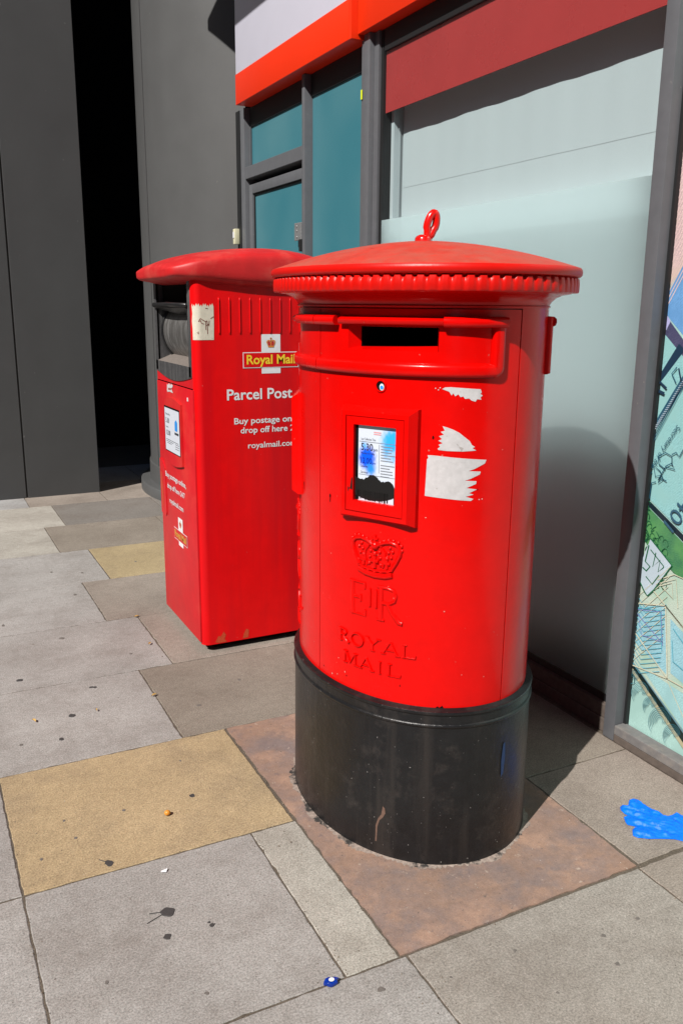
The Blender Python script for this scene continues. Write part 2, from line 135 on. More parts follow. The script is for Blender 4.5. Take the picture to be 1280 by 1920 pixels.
M_colwall = mat('grey_column_paint', (.080, .082, .083), .52, noise=.07, nscale=2.5, spots=((.12, .12, .115), 18, .74), bump=.15, bscale=140, streak=((.070, .071, .072), 3, .4, .8))
M_panel = mat('grey_wall_panel', (.052, .053, .054), .55, noise=.07, nscale=2.0, bump=.1, bscale=120, spots=((.10, .10, .098), 26, .735))
M_joint = mat('panel_joint', (.045, .042, .038), .8)
M_frame = mat('grey_window_frame', (.108, .113, .124), .42, noise=.06, nscale=12, bump=.08, bscale=200, spots=((.2, .19, .18), 60, .76))
M_frameold = mat('dusty_frame', (.155, .150, .150), .6, noise=.15, nscale=18, wear=((.26, .23, .20), 16, .50, .8), bump=.3, bscale=80)
M_plinth = mat('brown_plinth', (.10, .080, .068), .75, noise=.2, nscale=25, bump=.5, bscale=60)
M_gasket = mat('black_gasket', (.008, .009, .010), .6)
M_orange = mat('orange_red_sign', (.80, .030, .002), .35, noise=.02, nscale=3)
M_signwhite = mat('white_sign_panel', (.58, .58, .68), .4, noise=.02, nscale=3)
M_redvinyl = mat('red_window_vinyl', (.43, .045, .045), .25, noise=.04, nscale=3, coat=.3)
M_blind = mat('white_blind_fabric', (.47, .53, .555), .8, noise=.02, nscale=120, bump=.1, bscale=300)
M_hem = mat('grey_blind_seam', (.40, .45, .47), .8)
M_inside = mat('dark_interior', (.02, .018, .017), .9)
M_galv = mat('galvanised_plate', (.35, .36, .37), .4, metal=.6, noise=.15, nscale=40)
M_bell = mat('yellowed_plastic', (.62, .60, .42), .5)
M_hivis = mat('yellow_sticker', (.70, .80, .02), .5)
M_canopy = mat('dark_canopy', (.05, .05, .05), .7)
M_glove = mat('blue_glove_rubber', (.0, .15, .80), .45, spec=.3, noise=.15, nscale=40, bump=.5, bscale=140)
M_leaf = mat('dry_leaf', (.45, .28, .08), .7, noise=.2, nscale=90)
M_berry = mat('orange_berry', (.62, .25, .03), .4)
M_gum = mat('flattened_gum', (.045, .042, .042), .75, noise=.25, nscale=200, bump=.4, bscale=300)
M_gumold = mat('old_gum', (.13, .115, .105), .8, noise=.25, nscale=200)

# paving: tint per flag comes from a colour attribute; grit, stains and pits from noise
def stone_mat(name, attr='tint', grit=.50, stain=(.14, .11, .09), amount=(.45, .70), base=None, extra=None):
    m = bpy.data.materials.new(name); m.use_nodes = True; MATS[name] = m
    t = m.node_tree; N = t.nodes.new; L = t.links.new; p = t.nodes['Principled BSDF']
    p.inputs['Roughness'].default_value = .86; p.inputs['Specular IOR Level'].default_value = .25
    tc = N('ShaderNodeTexCoord'); src = tc.outputs['Object']
    def nz(scale, det, ro):
        n = N('ShaderNodeTexNoise'); n.inputs['Scale'].default_value = scale; n.inputs['Detail'].default_value = det
        n.inputs['Roughness'].default_value = ro; L(src, n.inputs['Vector']); return n.outputs[0]
    def ramp(fac, a, b, ca=(0,0,0,1), cb=(1,1,1,1)):
        r = N('ShaderNodeValToRGB'); r.color_ramp.elements[0].position = a; r.color_ramp.elements[1].position = b
        r.color_ramp.elements[0].color = ca; r.color_ramp.elements[1].color = cb; L(fac, r.inputs[0]); return r.outputs[0]
    def mix(fac, A, B, mode='MIX'):
        x = N('ShaderNodeMix'); x.data_type = 'RGBA'; x.blend_type = mode
        if isinstance(fac, float): x.inputs[0].default_value = fac
        else: L(fac, x.inputs[0])
        for k, v in ((6, A), (7, B)):
            if isinstance(v, tuple): x.inputs[k].default_value = (*v, 1)[:4]
            else: L(v, x.inputs[k])
        return x.outputs[2]
    if attr:
        a = N('ShaderNodeAttribute'); a.attribute_name = attr; c = a.outputs['Color']
    else: c = base
    for e in (extra or []):   # (colour, scale, lo, hi)
        c = mix(ramp(nz(e[1], 8, .65), e[2], e[3]), c, e[0])
    c = mix(1.0, c, ramp(nz(1.9, 6, .6), .25, .75, (.80, .79, .78, 1), (1.14, 1.14, 1.14, 1)), 'MULTIPLY')
    st = N('ShaderNodeMath'); st.operation = 'MULTIPLY'; st.inputs[1].default_value = .42
    L(ramp(nz(3.1, 10, .72), amount[0], amount[1]), st.inputs[0])
    c = mix(st.outputs[0], c, stain)
    c = mix(1.0, c, ramp(nz(190, 4, .75), .30, .70, (1-grit,)*3+(1,), (1+grit*.6,)*3+(1,)), 'MULTIPLY')
    c = mix(1.0, c, ramp(nz(38, 7, .75), .30, .70, (.86, .85, .84, 1), (1.12, 1.12, 1.13, 1)), 'MULTIPLY')
    c = mix(ramp(nz(120, 3, .6), .675, .71), c, (.10, .085, .075))
    c = mix(ramp(nz(160, 3, .6), .71, .75), c, (.52, .50, .47))
    c = mix(ramp(nz(17, 4, .6), .725, .745), c, (.13, .10, .08))
    L(c, p.inputs['Base Color'])
    b = N('ShaderNodeBump'); b.inputs['Strength'].default_value = .55; b.inputs['Distance'].default_value = .0022
    L(nz(240, 5, .7), b.inputs['Height'])
    b2 = N('ShaderNodeBump'); b2.inputs['Strength'].default_value = .25; b2.inputs['Distance'].default_value = .006
    L(nz(22, 6, .6), b2.inputs['Height']); L(b.outputs[0], b2.inputs['Normal']); L(b2.outputs[0], p.inputs['Normal'])
    return m
M_stone = stone_mat('paving_stone')
M_slab = stone_mat('reddish_cast_slab', None, .12, (.17, .13, .125), (.42, .66), (.305, .198, .148),
                   [((.225, .175, .165), 5, .42, .62), ((.395, .25, .18), 6.4, .50, .66), ((.46, .37, .31), 34, .62, .70), ((.20, .145, .135), 30, .60, .70)])
M_mortar = stone_mat('sandy_joint', None, .5, (.06, .05, .04), (.4, .7), (.135, .112, .088))

def glass_mat(name, tint=(.9, .95, .95), refl=.12):
    m = bpy.data.materials.new(name); m.use_nodes = True; t = m.node_tree; t.nodes.clear()
    o = t.nodes.new('ShaderNodeOutputMaterial'); mx = t.nodes.new('ShaderNodeMixShader')
    tr = t.nodes.new('ShaderNodeBsdfTransparent'); gl = t.nodes.new('ShaderNodeBsdfGlossy')
    lw = t.nodes.new('ShaderNodeLayerWeight'); lw.inputs[0].default_value = .5
    pw_ = t.nodes.new('ShaderNodeMath'); pw_.operation = 'POWER'; pw_.inputs[1].default_value = 4.5
    fr = t.nodes.new('ShaderNodeMath'); fr.operation = 'MULTIPLY_ADD'; fr.inputs[1].default_value = .55; fr.inputs[2].default_value = .05
    t.links.new(lw.outputs['Facing'], pw_.inputs[0]); t.links.new(pw_.outputs[0], fr.inputs[0])
    tr.inputs[0].default_value = (*tint, 1); gl.inputs['Roughness'].default_value = .02
    t.links.new(fr.outputs[0], mx.inputs[0]); t.links.new(tr.outputs[0], mx.inputs[1]); t.links.new(gl.outputs[0], mx.inputs[2])
    t.links.new(mx.outputs[0], o.inputs[0]); return m
M_glass = glass_mat('clear_glass')
def frost_mat():
    m = bpy.data.materials.new('frosted_film'); m.use_nodes = True; t = m.node_tree; t.nodes.clear(); N = t.nodes.new; L = t.links.new
    o = N('ShaderNodeOutputMaterial'); a = N('ShaderNodeMixShader'); b = N('ShaderNodeMixShader')
    tl = N('ShaderNodeBsdfTranslucent'); tl.inputs[0].default_value = (.93, .99, .99, 1)
    df = N('ShaderNodeBsdfDiffuse'); df.inputs[0].default_value = (.60, .72, .73, 1)
    gl = N('ShaderNodeBsdfGlossy'); gl.inputs['Roughness'].default_value = .35
    a.inputs[0].default_value = .06; L(tl.outputs[0], a.inputs[1]); L(df.outputs[0], a.inputs[2])
    c = N('ShaderNodeMixShader'); tr = N('ShaderNodeBsdfTransparent'); tr.inputs[0].default_value = (.86, .96, .96, 1); c.inputs[0].default_value = .09
    L(a.outputs[0], c.inputs[1]); L(tr.outputs[0], c.inputs[2])
    b.inputs[0].default_value = .05; L(c.outputs[0], b.inputs[1]); L(gl.outputs[0], b.inputs[2]); L(b.outputs[0], o.inputs[0])
    return m
M_frost = frost_mat()
def teal_mat():
    m = mat('teal_frosted_film', (.045, .19, .235), .32, coat=.1); t = m.node_tree; N = t.nodes.new; L = t.links.new; p = t.nodes['Principled BSDF']
    tc = N('ShaderNodeTexCoord'); n = N('ShaderNodeTexNoise'); n.inputs['Scale'].default_value = 1.6; n.inputs['Detail'].default_value = 2
    mp = N('ShaderNodeMapping'); mp.inputs['Scale'].default_value = (1, .9, .7); L(tc.outputs['Object'], mp.inputs[0]); L(mp.outputs[0], n.inputs['Vector'])
    r = N('ShaderNodeValToRGB'); r.color_ramp.elements[0].position = .38; r.color_ramp.elements[1].position = .66
    r.color_ramp.elements[0].color = (.038, .170, .215, 1); r.color_ramp.elements[1].color = (.070, .205, .245, 1)  # broad lighter and darker tones paint soft reflections into the film
    L(n.outputs[0], r.inputs[0]); L(r.outputs[0], p.inputs['Base Color']); return m
M_teal = teal_mat()
def notice_mat():
    """printed notice with blue spray paint on it: blurred blobs in the sheet's own plane (local y = along, z = up)"""
    m = mat('notice_paper', (.62, .66, .74), .35); t = m.node_tree; N = t.nodes.new; L = t.links.new; p = t.nodes['Principled BSDF']
    a = N('ShaderNodeAttribute'); a.attribute_name = 'spray'; L(a.outputs['Color'], p.inputs['Base Color']); return m
M_notice = notice_mat()

# ------------------------------------------------------------------ helpers
ORG = {}
def thing(name, label, cat, loc=(0, 0, 0), group=None, kind=None):
    o = bpy.data.objects.new(name, None); COL.objects.link(o); o.location = loc; o.empty_display_size = .1
    o['label'] = label; o['category'] = cat
    if group: o['group'] = group
    if kind: o['kind'] = kind
    ORG[o] = Vector(loc); return o
def org(o):
    while o is not None:
        if o in ORG: return ORG[o]
        o = o.parent
    return Vector((0, 0, 0))
def mesh(name, verts, faces, m, parent=None, smooth=False, label=None, autosm=None):
    og = org(parent) if parent else Vector((0, 0, 0))
    me = bpy.data.meshes.new(name); me.from_pydata([tuple(Vector(v)-og) for v in verts], [], faces)
    bm = bmesh.new(); bm.from_mesh(me); bmesh.ops.recalc_face_normals(bm, faces=bm.faces); bm.to_mesh(me); bm.free()
    me.materials.append(m)
    if smooth or autosm:
        me.polygons.foreach_set('use_smooth', [True]*len(me.polygons))
        if autosm: me.set_sharp_from_angle(angle=radians(autosm))
    o = bpy.data.objects.new(name, me); COL.objects.link(o)
    if parent: o.parent = parent
    if label: o['label'] = label
    return o
class MB:
    def __init__(s): s.v = []; s.f = []
    def add(s, v, f):
        n = len(s.v); s.v += [tuple(x) for x in v]; s.f += [tuple(i+n for i in q) for q in f]
    def box(s, x0, x1, y0, y1, z0, z1, b=0):
        if b <= 0:
            v = [(x, y, z) for x in (x0, x1) for y in (y0, y1) for z in (z0, z1)]
            s.add(v, [(0,1,3,2), (4,6,7,5), (0,4,5,1), (2,3,7,6), (0,2,6,4), (1,5,7,3)]); return
        bm = bmesh.new(); bmesh.ops.create_cube(bm, size=1)
        for w in bm.verts: w.co = Vector(((x0+x1)/2+w.co.x*(x1-x0), (y0+y1)/2+w.co.y*(y1-y0), (z0+z1)/2+w.co.z*(z1-z0)))
        bmesh.ops.bevel(bm, geom=bm.edges[:], offset=b, segments=2, affect='EDGES', profile=.6)
        bm.verts.index_update(); s.add([w.co[:] for w in bm.verts], [tuple(w.index for w in f.verts) for f in bm.faces]); bm.free()
    def prism(s, poly, d, fn):
        """poly in 2D, extruded from depth 0 to d; fn(u, v, depth) -> point"""
        n = len(poly); v = [fn(u, w, d) for u, w in poly]+[fn(u, w, 0) for u, w in poly]
        s.add(v, [tuple(range(n)), tuple(range(2*n-1, n-1, -1))]+[(i, n+i, n+(i+1) % n, (i+1) % n) for i in range(n)])
    def build(s, name, m, parent=None, **k): return mesh(name, s.v, s.f, m, parent, **k)
def loft(rings, closed=True, cap0=False, cap1=False):
    n = len(rings[0]); v = [p for r in rings for p in r]; f = []
    for i in range(len(rings)-1):
        for j in range(n if closed else n-1):
            k = (j+1) % n; f.append((i*n+j, i*n+k, (i+1)*n+k, (i+1)*n+j))
    if cap0: f.append(tuple(range(n-1, -1, -1)))
    if cap1: f.append(tuple((len(rings)-1)*n+j for j in range(n)))
    return v, f
def tube(pts, r, n=8, closed=False, sq=1.0):
    """round tube through 3D points; r number or list"""
    pts = [Vector(p) for p in pts]; rings = []; up = None
    for i, p in enumerate(pts):
        a = pts[i-1] if (i > 0 or closed) else p; b = pts[(i+1) % len(pts)] if (i < len(pts)-1 or closed) else p
        t = (b-a).normalized()
        if up is None: up = t.orthogonal().normalized()
        up = (up-t*up.dot(t)).normalized(); w = t.cross(up); rr = r[i] if isinstance(r, (list, tuple)) else r
        rings.append([p+(up*cos(q)+w*sin(q)*sq)*rr for q in (2*pi*k/n for k in range(n))])
    if closed:
        rings.append(rings[0]); return loft(rings)
    return loft(rings, cap0=True, cap1=True)
def ball(c, r, n=8, m=5):
    c = Vector(c); rings = []
    if not isinstance(r, (tuple, list)): r = (r, r, r)
    for i in range(m+1):
        a = -pi/2+pi*i/m; a = max(min(a, pi/2-.05), -pi/2+.05)
        rings.append([(c.x+r[0]*cos(a)*cos(2*pi*j/n), c.y+r[1]*cos(a)*sin(2*pi*j/n), c.z+r[2]*sin(a)) for j in range(n)])
    return loft(rings, cap0=True, cap1=True)
def text_mesh(body, width=None, height=None, bold=0, depth=.0006, align='LEFT', res=3, spacing=1.0):
    """2D outline of a text as (verts, faces) in metres, x right, y up, baseline at 0"""
    cu = bpy.data.curves.new('t', 'FONT'); cu.body = body; cu.size = 1; cu.offset = bold; cu.resolution_u = res; cu.space_character = spacing
    cu.fill_mode = 'FRONT'; o = bpy.data.objects.new('t', cu); COL.objects.link(o); bpy.context.view_layer.update()
    me = bpy.data.meshes.new_from_object(o.evaluated_get(bpy.context.evaluated_depsgraph_get()))
    v = [x.co.copy() for x in me.vertices]; f = [tuple(p.vertices) for p in me.polygons]
    bpy.data.objects.remove(o); bpy.data.meshes.remove(me); bpy.data.curves.remove(cu)
    x0 = min(p.x for p in v); x1 = max(p.x for p in v); y1 = max(p.y for p in v if True)
    sx = (width/(x1-x0)) if width else height/.73
    sy = (height/.73) if height else sx
    sh = {'LEFT': x0, 'CENTER': (x0+x1)/2}[align]
    return [((p.x-sh)*sx, p.y*sy) for p in v], f
def put_text(name, body, fn, m, parent, **k):
    lab = k.pop('label', None); pre = k.pop('prefix', None)
    if pre:      # the given width is that of the leading part only
        a, _ = text_mesh(pre[0], height=1.0, bold=k.get('bold', 0)); b, _ = text_mesh(body, height=1.0, bold=k.get('bold', 0))
        k['width'] = pre[1]*max(p[0] for p in b)/max(p[0] for p in a)
    v, f = text_mesh(body, **k); return mesh(name, [fn(a, b) for a, b in v], f, m, parent, label=lab)
def jag(poly, edges, amp, step, seed=1):
    """rough torn outline: subdivide the given edges of a polygon and jitter them"""
    rnd = random.Random(seed); out = []
    for i, p in enumerate(poly):
        q = poly[(i+1) % len(poly)]; out.append(p)
        if i in edges:
            L = math.hypot(q[0]-p[0], q[1]-p[1]); n = max(2, int(L/step))
            nx, ny = -(q[1]-p[1])/L, (q[0]-p[0])/L
            for k in range(1, n):
                a = rnd.uniform(-amp, amp); out.append((p[0]+(q[0]-p[0])*k/n+nx*a, p[1]+(q[1]-p[1])*k/n+ny*a))
    return out

# ================================================================== SETTING: ground
g = MB(); g.box(-60, 60, -60, 60, -.30, -.105)
o = g.build('ground', mat('asphalt_ground', (.05, .05, .052), .9, noise=.2, nscale=30)); o['kind'] = 'structure'
bed = MB(); bed.box(-3.2, 2.6, -1.5, 9.5, -.10, -.0026)
o = bed.build('mortar_bed', M_mortar); o['kind'] = 'structure'
GREY = [(0.352, 0.338, 0.326), (0.364, 0.351, 0.340), (0.350, 0.336, 0.325), (0.308, 0.276, 0.252), (0.376, 0.356, 0.340)]
YEL = (.425, .325, .195); YEL2 = (.405, .322, .190)

def flags():
    rnd = random.Random(3); V = []; Fc = []; T = []
    rows = [(-1.4, .20, [-3.1, -2.2, -1.3, -.45, .30, 1.2, 2.1], None),
            (.20, .84, [-3.1, -2.3, -1.5, -.7, .15, .76, 1.62, 2.112], None),
            (.84, 1.468, [-3.1, -1.9, -.9, -.15, .922, 1.662, 2.112], [0, 1, 2, 0, 'L', 'R']),
            (1.468, 2.083, [-3.1, -2.1, -1.1, -.45, .134-.0, .762, .905], [1, 0, 2, 1, 0, 'P']),
            (2.083, 2.716, [-3.1, -2.1, -1.2, -.62, .134, .900], [0, 1, 0, 2, 'Y']),
            (2.716, 3.36, [-3.1, -2.2, -1.4, -.6, -.01, .746, 1.50, 2.112], [0, 1, 0, 1, 0, 'B', 'B']),
            (3.36, 3.995, [-3.1, -2.3, -1.45, -.5, .13, .893, 1.60, 2.112], [0, 1, 0, 0, 0, 'R', 2]),
            (3.995, 4.645, [-3.1, -2.2, -1.4, -.7, -.01, .745, 1.50, 2.112], [0, 1, 0, 0, 1, 'R', 2]),
            (4.645, 5.30, [-3.1, -2.3, -1.4, -.6, .14, .900, 1.62, 2.112], [0, 1, 2, 0, 1, 'Y2', 'R']),
            (5.30, 5.97, [-3.1, -2.2, -1.4, -.7, .03, .732, 1.50, 2.3], [0, 1, 0, 0, 'P', 'B', 'B']),
            (5.97, 6.63, [-3.1, -2.2, -1.4, -.6, .16, .875, 1.62, 2.5], [0, 1, 0, 0, 'P', 'D', 'D']),
            (6.63, 7.35, [-3.1, -2.2, -1.3, -.5, .10, .722, 1.30, 2.05, 2.6], [0, 1, 0, 0, 'W', 'R', 'R', 2]),
            (7.35, 8.05, [-3.1, -2.2, -1.3, -.5, .25, 1.0, 1.75, 2.5], None)]
    KEY = dict(L=(0.320, 0.296, 0.268), R=(0.300, 0.262, 0.228), P=(0.412, 0.392, 0.352), Y=YEL, B=(0.264, 0.232, 0.196), Y2=YEL2, D=(0.212, 0.196, 0.180), W=(0.376, 0.376, 0.376))
    for y0, y1, xs, keys in rows:
        for i in range(len(xs)-1):
            x0, x1 = xs[i], xs[i+1]
            k = keys[i] if keys else rnd.randrange(3)
            c = GREY[k] if isinstance(k, int) else KEY[k]
            kf = rnd.uniform(.97, 1.03); c = tuple(a*kf for a in c)
            add_flag(V, Fc, T, [(x0, y0), (x1, y0), (x1, y1), (x0, y1)], c, rnd)
    # flags to the right of the cast slab, between it and the shop front
    for (x0, x1, y0, y1, c) in [(1.675, 2.112, 1.478, 1.97, KEY['R']), (1.675, 2.112, 1.97, 2.716, KEY['B']), (.905, 1.665, 2.70, 2.716, KEY['B'])]:
        if y1-y0 > .1: add_flag(V, Fc, T, [(x0, y0), (x1, y0), (x1, y1), (x0, y1)], c, rnd)
    me = bpy.data.meshes.new('pavement'); me.from_pydata(V, [], Fc); me.materials.append(M_stone)
    ca = me.color_attributes.new('tint', 'FLOAT_COLOR', 'CORNER')
    for p in me.polygons:
        for li in p.loop_indices: ca.data[li].color = (*T[p.index], 1)
    o = bpy.data.objects.new('pavement', me); COL.objects.link(o); o['kind'] = 'structure'; return o
def add_flag(V, Fc, T, q, c, rnd, gap=.0024):
    (x0, y0), (x1, _), (_, y1), _ = q[0], q[1], q[2], q[3]
    x0 += gap; y0 += gap; x1 -= gap; y1 -= gap; dz = rnd.uniform(-.0006, .0006)
    ring = []
    for a, b in (((x0, y0), (x1, y0)), ((x1, y0), (x1, y1)), ((x1, y1), (x0, y1)), ((x0, y1), (x0, y0))):
        n = max(3, int(math.hypot(b[0]-a[0], b[1]-a[1])/.022))
        for k in range(n): 
            j = rnd.uniform(-.0014, .0014)+(rnd.random() < .05)*rnd.uniform(-.0035, 0)
            px, py = a[0]+(b[0]-a[0])*k/n, a[1]+(b[1]-a[1])*k/n
            cx, cy = (x0+x1)/2, (y0+y1)/2
            ox = (1 if px > cx else -1) if a[0] == b[0] or k == 0 else 0
            oy = (1 if py > cy else -1) if a[1] == b[1] or k == 0 else 0
            ring.append((px+ox*j, py+oy*j, ox, oy))
    n = len(ring); s = len(V)
    for inn, z in ((0, -.012), (0, -.0016+dz), (.0022, dz)):
        for px, py, ox, oy in ring: V.append((px-ox*inn, py-oy*inn, z))
    for r in range(2):
        for j in range(n):
            k = (j+1) % n; Fc.append((s+r*n+j, s+r*n+k, s+(r+1)*n+k, s+(r+1)*n+j)); T.append(tuple(v*.8 for v in c) if r == 0 else c)
    Fc.append(tuple(range(s+2*n, s+3*n))); T.append(c)
pav = flags()

# cast slab under the pillar box
rnd = random.Random(5)
poly = jag([(.908, 1.4715), (1.664, 1.4745), (1.672, 1.985), (1.672, 2.30), (1.672, 2.712), (.908, 2.7115)], {0, 1, 2, 3, 4, 5}, .003, .02, 4)
sl = MB(); sl.prism([(x, y) for x, y in poly], .0, lambda u, v, d: (u, v, .0012 if d == 0 else -.012))
n = len(poly)
sl = MB(); sl.add([(x, y, .0010) for x, y in poly]+[(x, y, -.012) for x, y in poly], [tuple(range(n))]+[(i, n+i, n+(i+1) % n, (i+1) % n) for i in range(n)])
o = sl.build('base_slab', M_slab); o['kind'] = 'structure'

# flattened gum and small stains, lying on the flags
for i, (x, y, rx, ry) in enumerate(GUM):
    r_ = random.Random(i); n = 22; r1 = [r_.uniform(.6, 1.2) for _ in range(n)]
    r1 = [(r1[k-1]+r1[k]*1.6+r1[(k+1) % n])/3.6 for k in range(n)]
    rx, ry = max(rx, .004), max(ry, .004); z = .0012 if not (.9 < x < 1.68 and 1.48 < y < 2.7) else .0018
    top = [(x+rx*.80*r1[k]*cos(2*pi*k/n), y+ry*.80*r1[k]*sin(2*pi*k/n), z) for k in range(n)]
    out = [(x+rx*r1[k]*cos(2*pi*k/n), y+ry*r1[k]*sin(2*pi*k/n), z-.0025) for k in range(n)]
    v, f = loft([out, top], cap1=True)
    m_ = MB(); m_.add(v, f)
    if i in (0, 4):
        for a in ((2.9, 2.2), (3.5, 3.0)) if i == 0 else ((2.3, 2.0),):
            dx, dy = cos(a[0]), sin(a[0]); L_ = rx*a[1]
            m_.add(*tube([(x+dx*rx*.8, y+dy*ry*.8, z), (x+dx*L_, y+dy*L_, z)], .0012, 5))
    o = m_.build('gum_spot', M_gum if i in (0, 1, 2, 3, 4, 5, 6, 7, 8, 13, 14) else M_gumold, pav, smooth=False)

# loose grit and crumbs gathered along the joints
rg2 = random.Random(21); q = MB(); segs_ = []
for y in (1.468, 2.083, 2.716, 3.36, 3.995): segs_ += [((-.4, y), (2.1, y))]
for x, y0, y1 in ((.905, 1.47, 2.71), (.762, 1.47, 2.08), (.134, 1.47, 2.71), (.922, .84, 1.468), (1.665, .9, 2.7), (.746, 2.72, 3.36), (.893, 3.36, 4.0)): segs_ += [((x, y0), (x, y1))]*2
for i in range(900):
    a, b = segs_[rg2.randrange(len(segs_))]; t = rg2.random(); sp = rg2.gauss(0, .006) if i % 4 else rg2.gauss(0, .08)
    x = a[0]+(b[0]-a[0])*t+(sp if a[0] == b[0] else 0); y = a[1]+(b[1]-a[1])*t+(sp if a[1] == b[1] else 0)
    r = rg2.uniform(.0007, .0022)*(1.5 if i % 17 == 0 else 1); c = (x, y, .0012)
    q.add([(x+r*rg2.uniform(.6, 1.3)*cos(k*2.1+i), y+r*rg2.uniform(.6, 1.3)*sin(k*2.1+i), .0012) for k in range(3)]+[(x, y, .0012+r*1.1)], [(0, 1, 3), (1, 2, 3), (2, 0, 3)])
o = q.build('grit', mat('grit_crumbs', (.12, .085, .06), .9, noise=.4, nscale=15, col2=(.32, .26, .20))); o['kind'] = 'stuff'

# ================================================================== SHOP FRONT
FX, GX = 2.11, 2.16                    # front of the frames, plane of the glass
shop = thing('shop_front', 'grey framed shop front with teal frosted panes and orange red sign band behind both postboxes', 'shop front', (2.2, 4.0, 0))
def bx(name, m, *b, parent=shop, bev=.0015, label=None):
    q = MB(); q.box(*b, b=bev); return q.build(name, m, parent, label=label, autosm=35 if bev else None)
TOP = 4.6
# sign bands
far_sign = bx('sign_band', M_signwhite, 2.050, 2.30, 4.03, 5.612, 2.915, TOP, label='white upper sign panel of the far shop section')
bx('orange_strip', M_orange, 2.046, 2.30, 4.027, 5.612, 2.737, 2.9145, parent=far_sign)
q = MB(); q.box(2.047, 2.30, 4.000, 4.0265, 2.737, TOP); q.build('end_trim', M_orange, far_sign)
near_sign = bx('sign_band', M_orange, 2.080, 2.30, -2.0, 3.998, 2.757, 3.02, label='orange strip of the near shop section')
bx('sign_panel', M_signwhite, 2.084, 2.30, -2.0, 3.998, 3.021, TOP, parent=near_sign)
# frames: heads, mullions, transoms
fr = MB()
fr.box(FX+.040, 2.24, 4.02, 5.64, 2.62, 2.735, b=.002)          # head over door and fixed pane
fr.box(FX+.040, 2.24, 2.09, 3.86, 2.66, 2.755, b=.002)
fr.build('window_head', M_gasket, shop)  # heads coloured black to hold the shade under the sign band
def post(y0, y1, z0=0, z1=2.735, x0=FX, x1=2.24, m=M_frame, label=None):
    q = MB(); q.box(x0, x1, y0, y1, z0, z1, b=.003); return q.build('mullion', m, shop, label=label, autosm=35)
post(5.640, 5.715)
post(4.685, 4.722)
p_ = post(3.930, 3.990, z1=2.756)
q = MB(); q.box(FX+.004, 2.24, 3.991, 4.018, 0, 2.737, b=.002); q.build('cover_strip', M_frame, p_)
q = MB(); q.box(FX+.026, 2.24, 3.888, 3.929, 0, 2.756, b=.002); q.build('cover_strip', M_frame, p_)
q = MB(); q.box(FX+.040, 2.24, 3.866, 3.887, 0, 2.756); q.build('gasket', M_gasket, p_)
q = MB(); q.box(FX-.002, FX+.001, 4.001, 4.014, 2.475, 2.518); q.build('hi_vis_sticker', M_hivis, p_)
pr = post(2.030, 2.082, z1=2.756)
q = MB(); q.box(2.150, 2.24, 2.018, 2.029, .05, 2.756); q.build('gasket', M_gasket, pr)
# fixed pane, fanlight, door
def pane(y0, y1, z0, z1, m, x=GX, name='window_pane', parent=shop, label=None):
    q = MB(); q.box(x, x+.008, y0, y1, z0, z1); return q.build(name, m, parent, label=label)
pane(4.02, 4.683, .12, 2.62, M_teal, label='tall teal frosted window pane')
q = MB(); q.box(FX, 2.24, 4.02, 4.683, 0, .115, b=.002); q.build('bottom_rail', M_frame, shop)
q = MB(); q.box(FX+.002, 2.24, 4.724, 5.638, 2.298, 2.372, b=.003); q.build('transom', M_frame, shop)
pane(4.724, 5.638, 2.374, 2.62, M_teal, label='teal frosted fanlight over the door')
q = MB(); q.box(2.145, 2.158, 4.725, 5.637, 2.374, 2.384); q.box(2.145, 2.158, 5.627, 5.637, 2.385, 2.62); q.build('glazing_bead', M_frame, shop)
DX = 2.135
q = MB()
q.box(DX, DX+.06, 4.728, 4.782, .02, 2.262, b=.002); q.box(DX, DX+.06, 5.578, 5.634, .02, 2.262, b=.002)
q.box(DX+.001, DX+.059, 4.783, 5.577, 2.205, 2.262, b=.002); q.box(DX+.001, DX+.059, 4.783, 5.577, .02, .22, b=.002)
door = q.build('door', M_frame, shop, autosm=35)
q = MB(); q.box(DX+.02, DX+.028, 4.783, 5.577, .22, 2.205); q.build('door_glass', M_teal, door)
q = MB(); q.box(DX+.012, DX+.019, 4.783, 5.577, 2.193, 2.204); q.box(DX+.012, DX+.019, 5.565, 5.577, .22, 2.19); q.build('glazing_bead', M_gasket, door)
q = MB(); q.box(DX-.012, DX-.001, 4.765, 4.865, 1.865, 1.965, b=.004)
for zz in (1.885, 1.92, 1.945): q.add(*ball((DX-.013, 4.825, zz), (.004, .006, .006)))
q.build('lock_plate', M_galv, door)
q = MB(); q.box(DX-.03, DX-.001, 4.735, 4.762, 1.80, 1.868, b=.004); q.build('lock_bolt', M_gasket, door)
q = MB(); q.box(2.07, 2.105, 5.745, 5.785, 1.895, 1.995, b=.005); bell = q.build('door_buzzer', M_bell, shop, autosm=40)
q = MB(); q.box(2.066, 2.0705, 5.754, 5.776, 1.935, 1.975, b=.001); q.build('button', M_white, bell)
q = MB(); q.box(2.106, 2.24, 5.717, 5.785, 0, 2.73); q.build('end_reveal', M_gasket, shop)
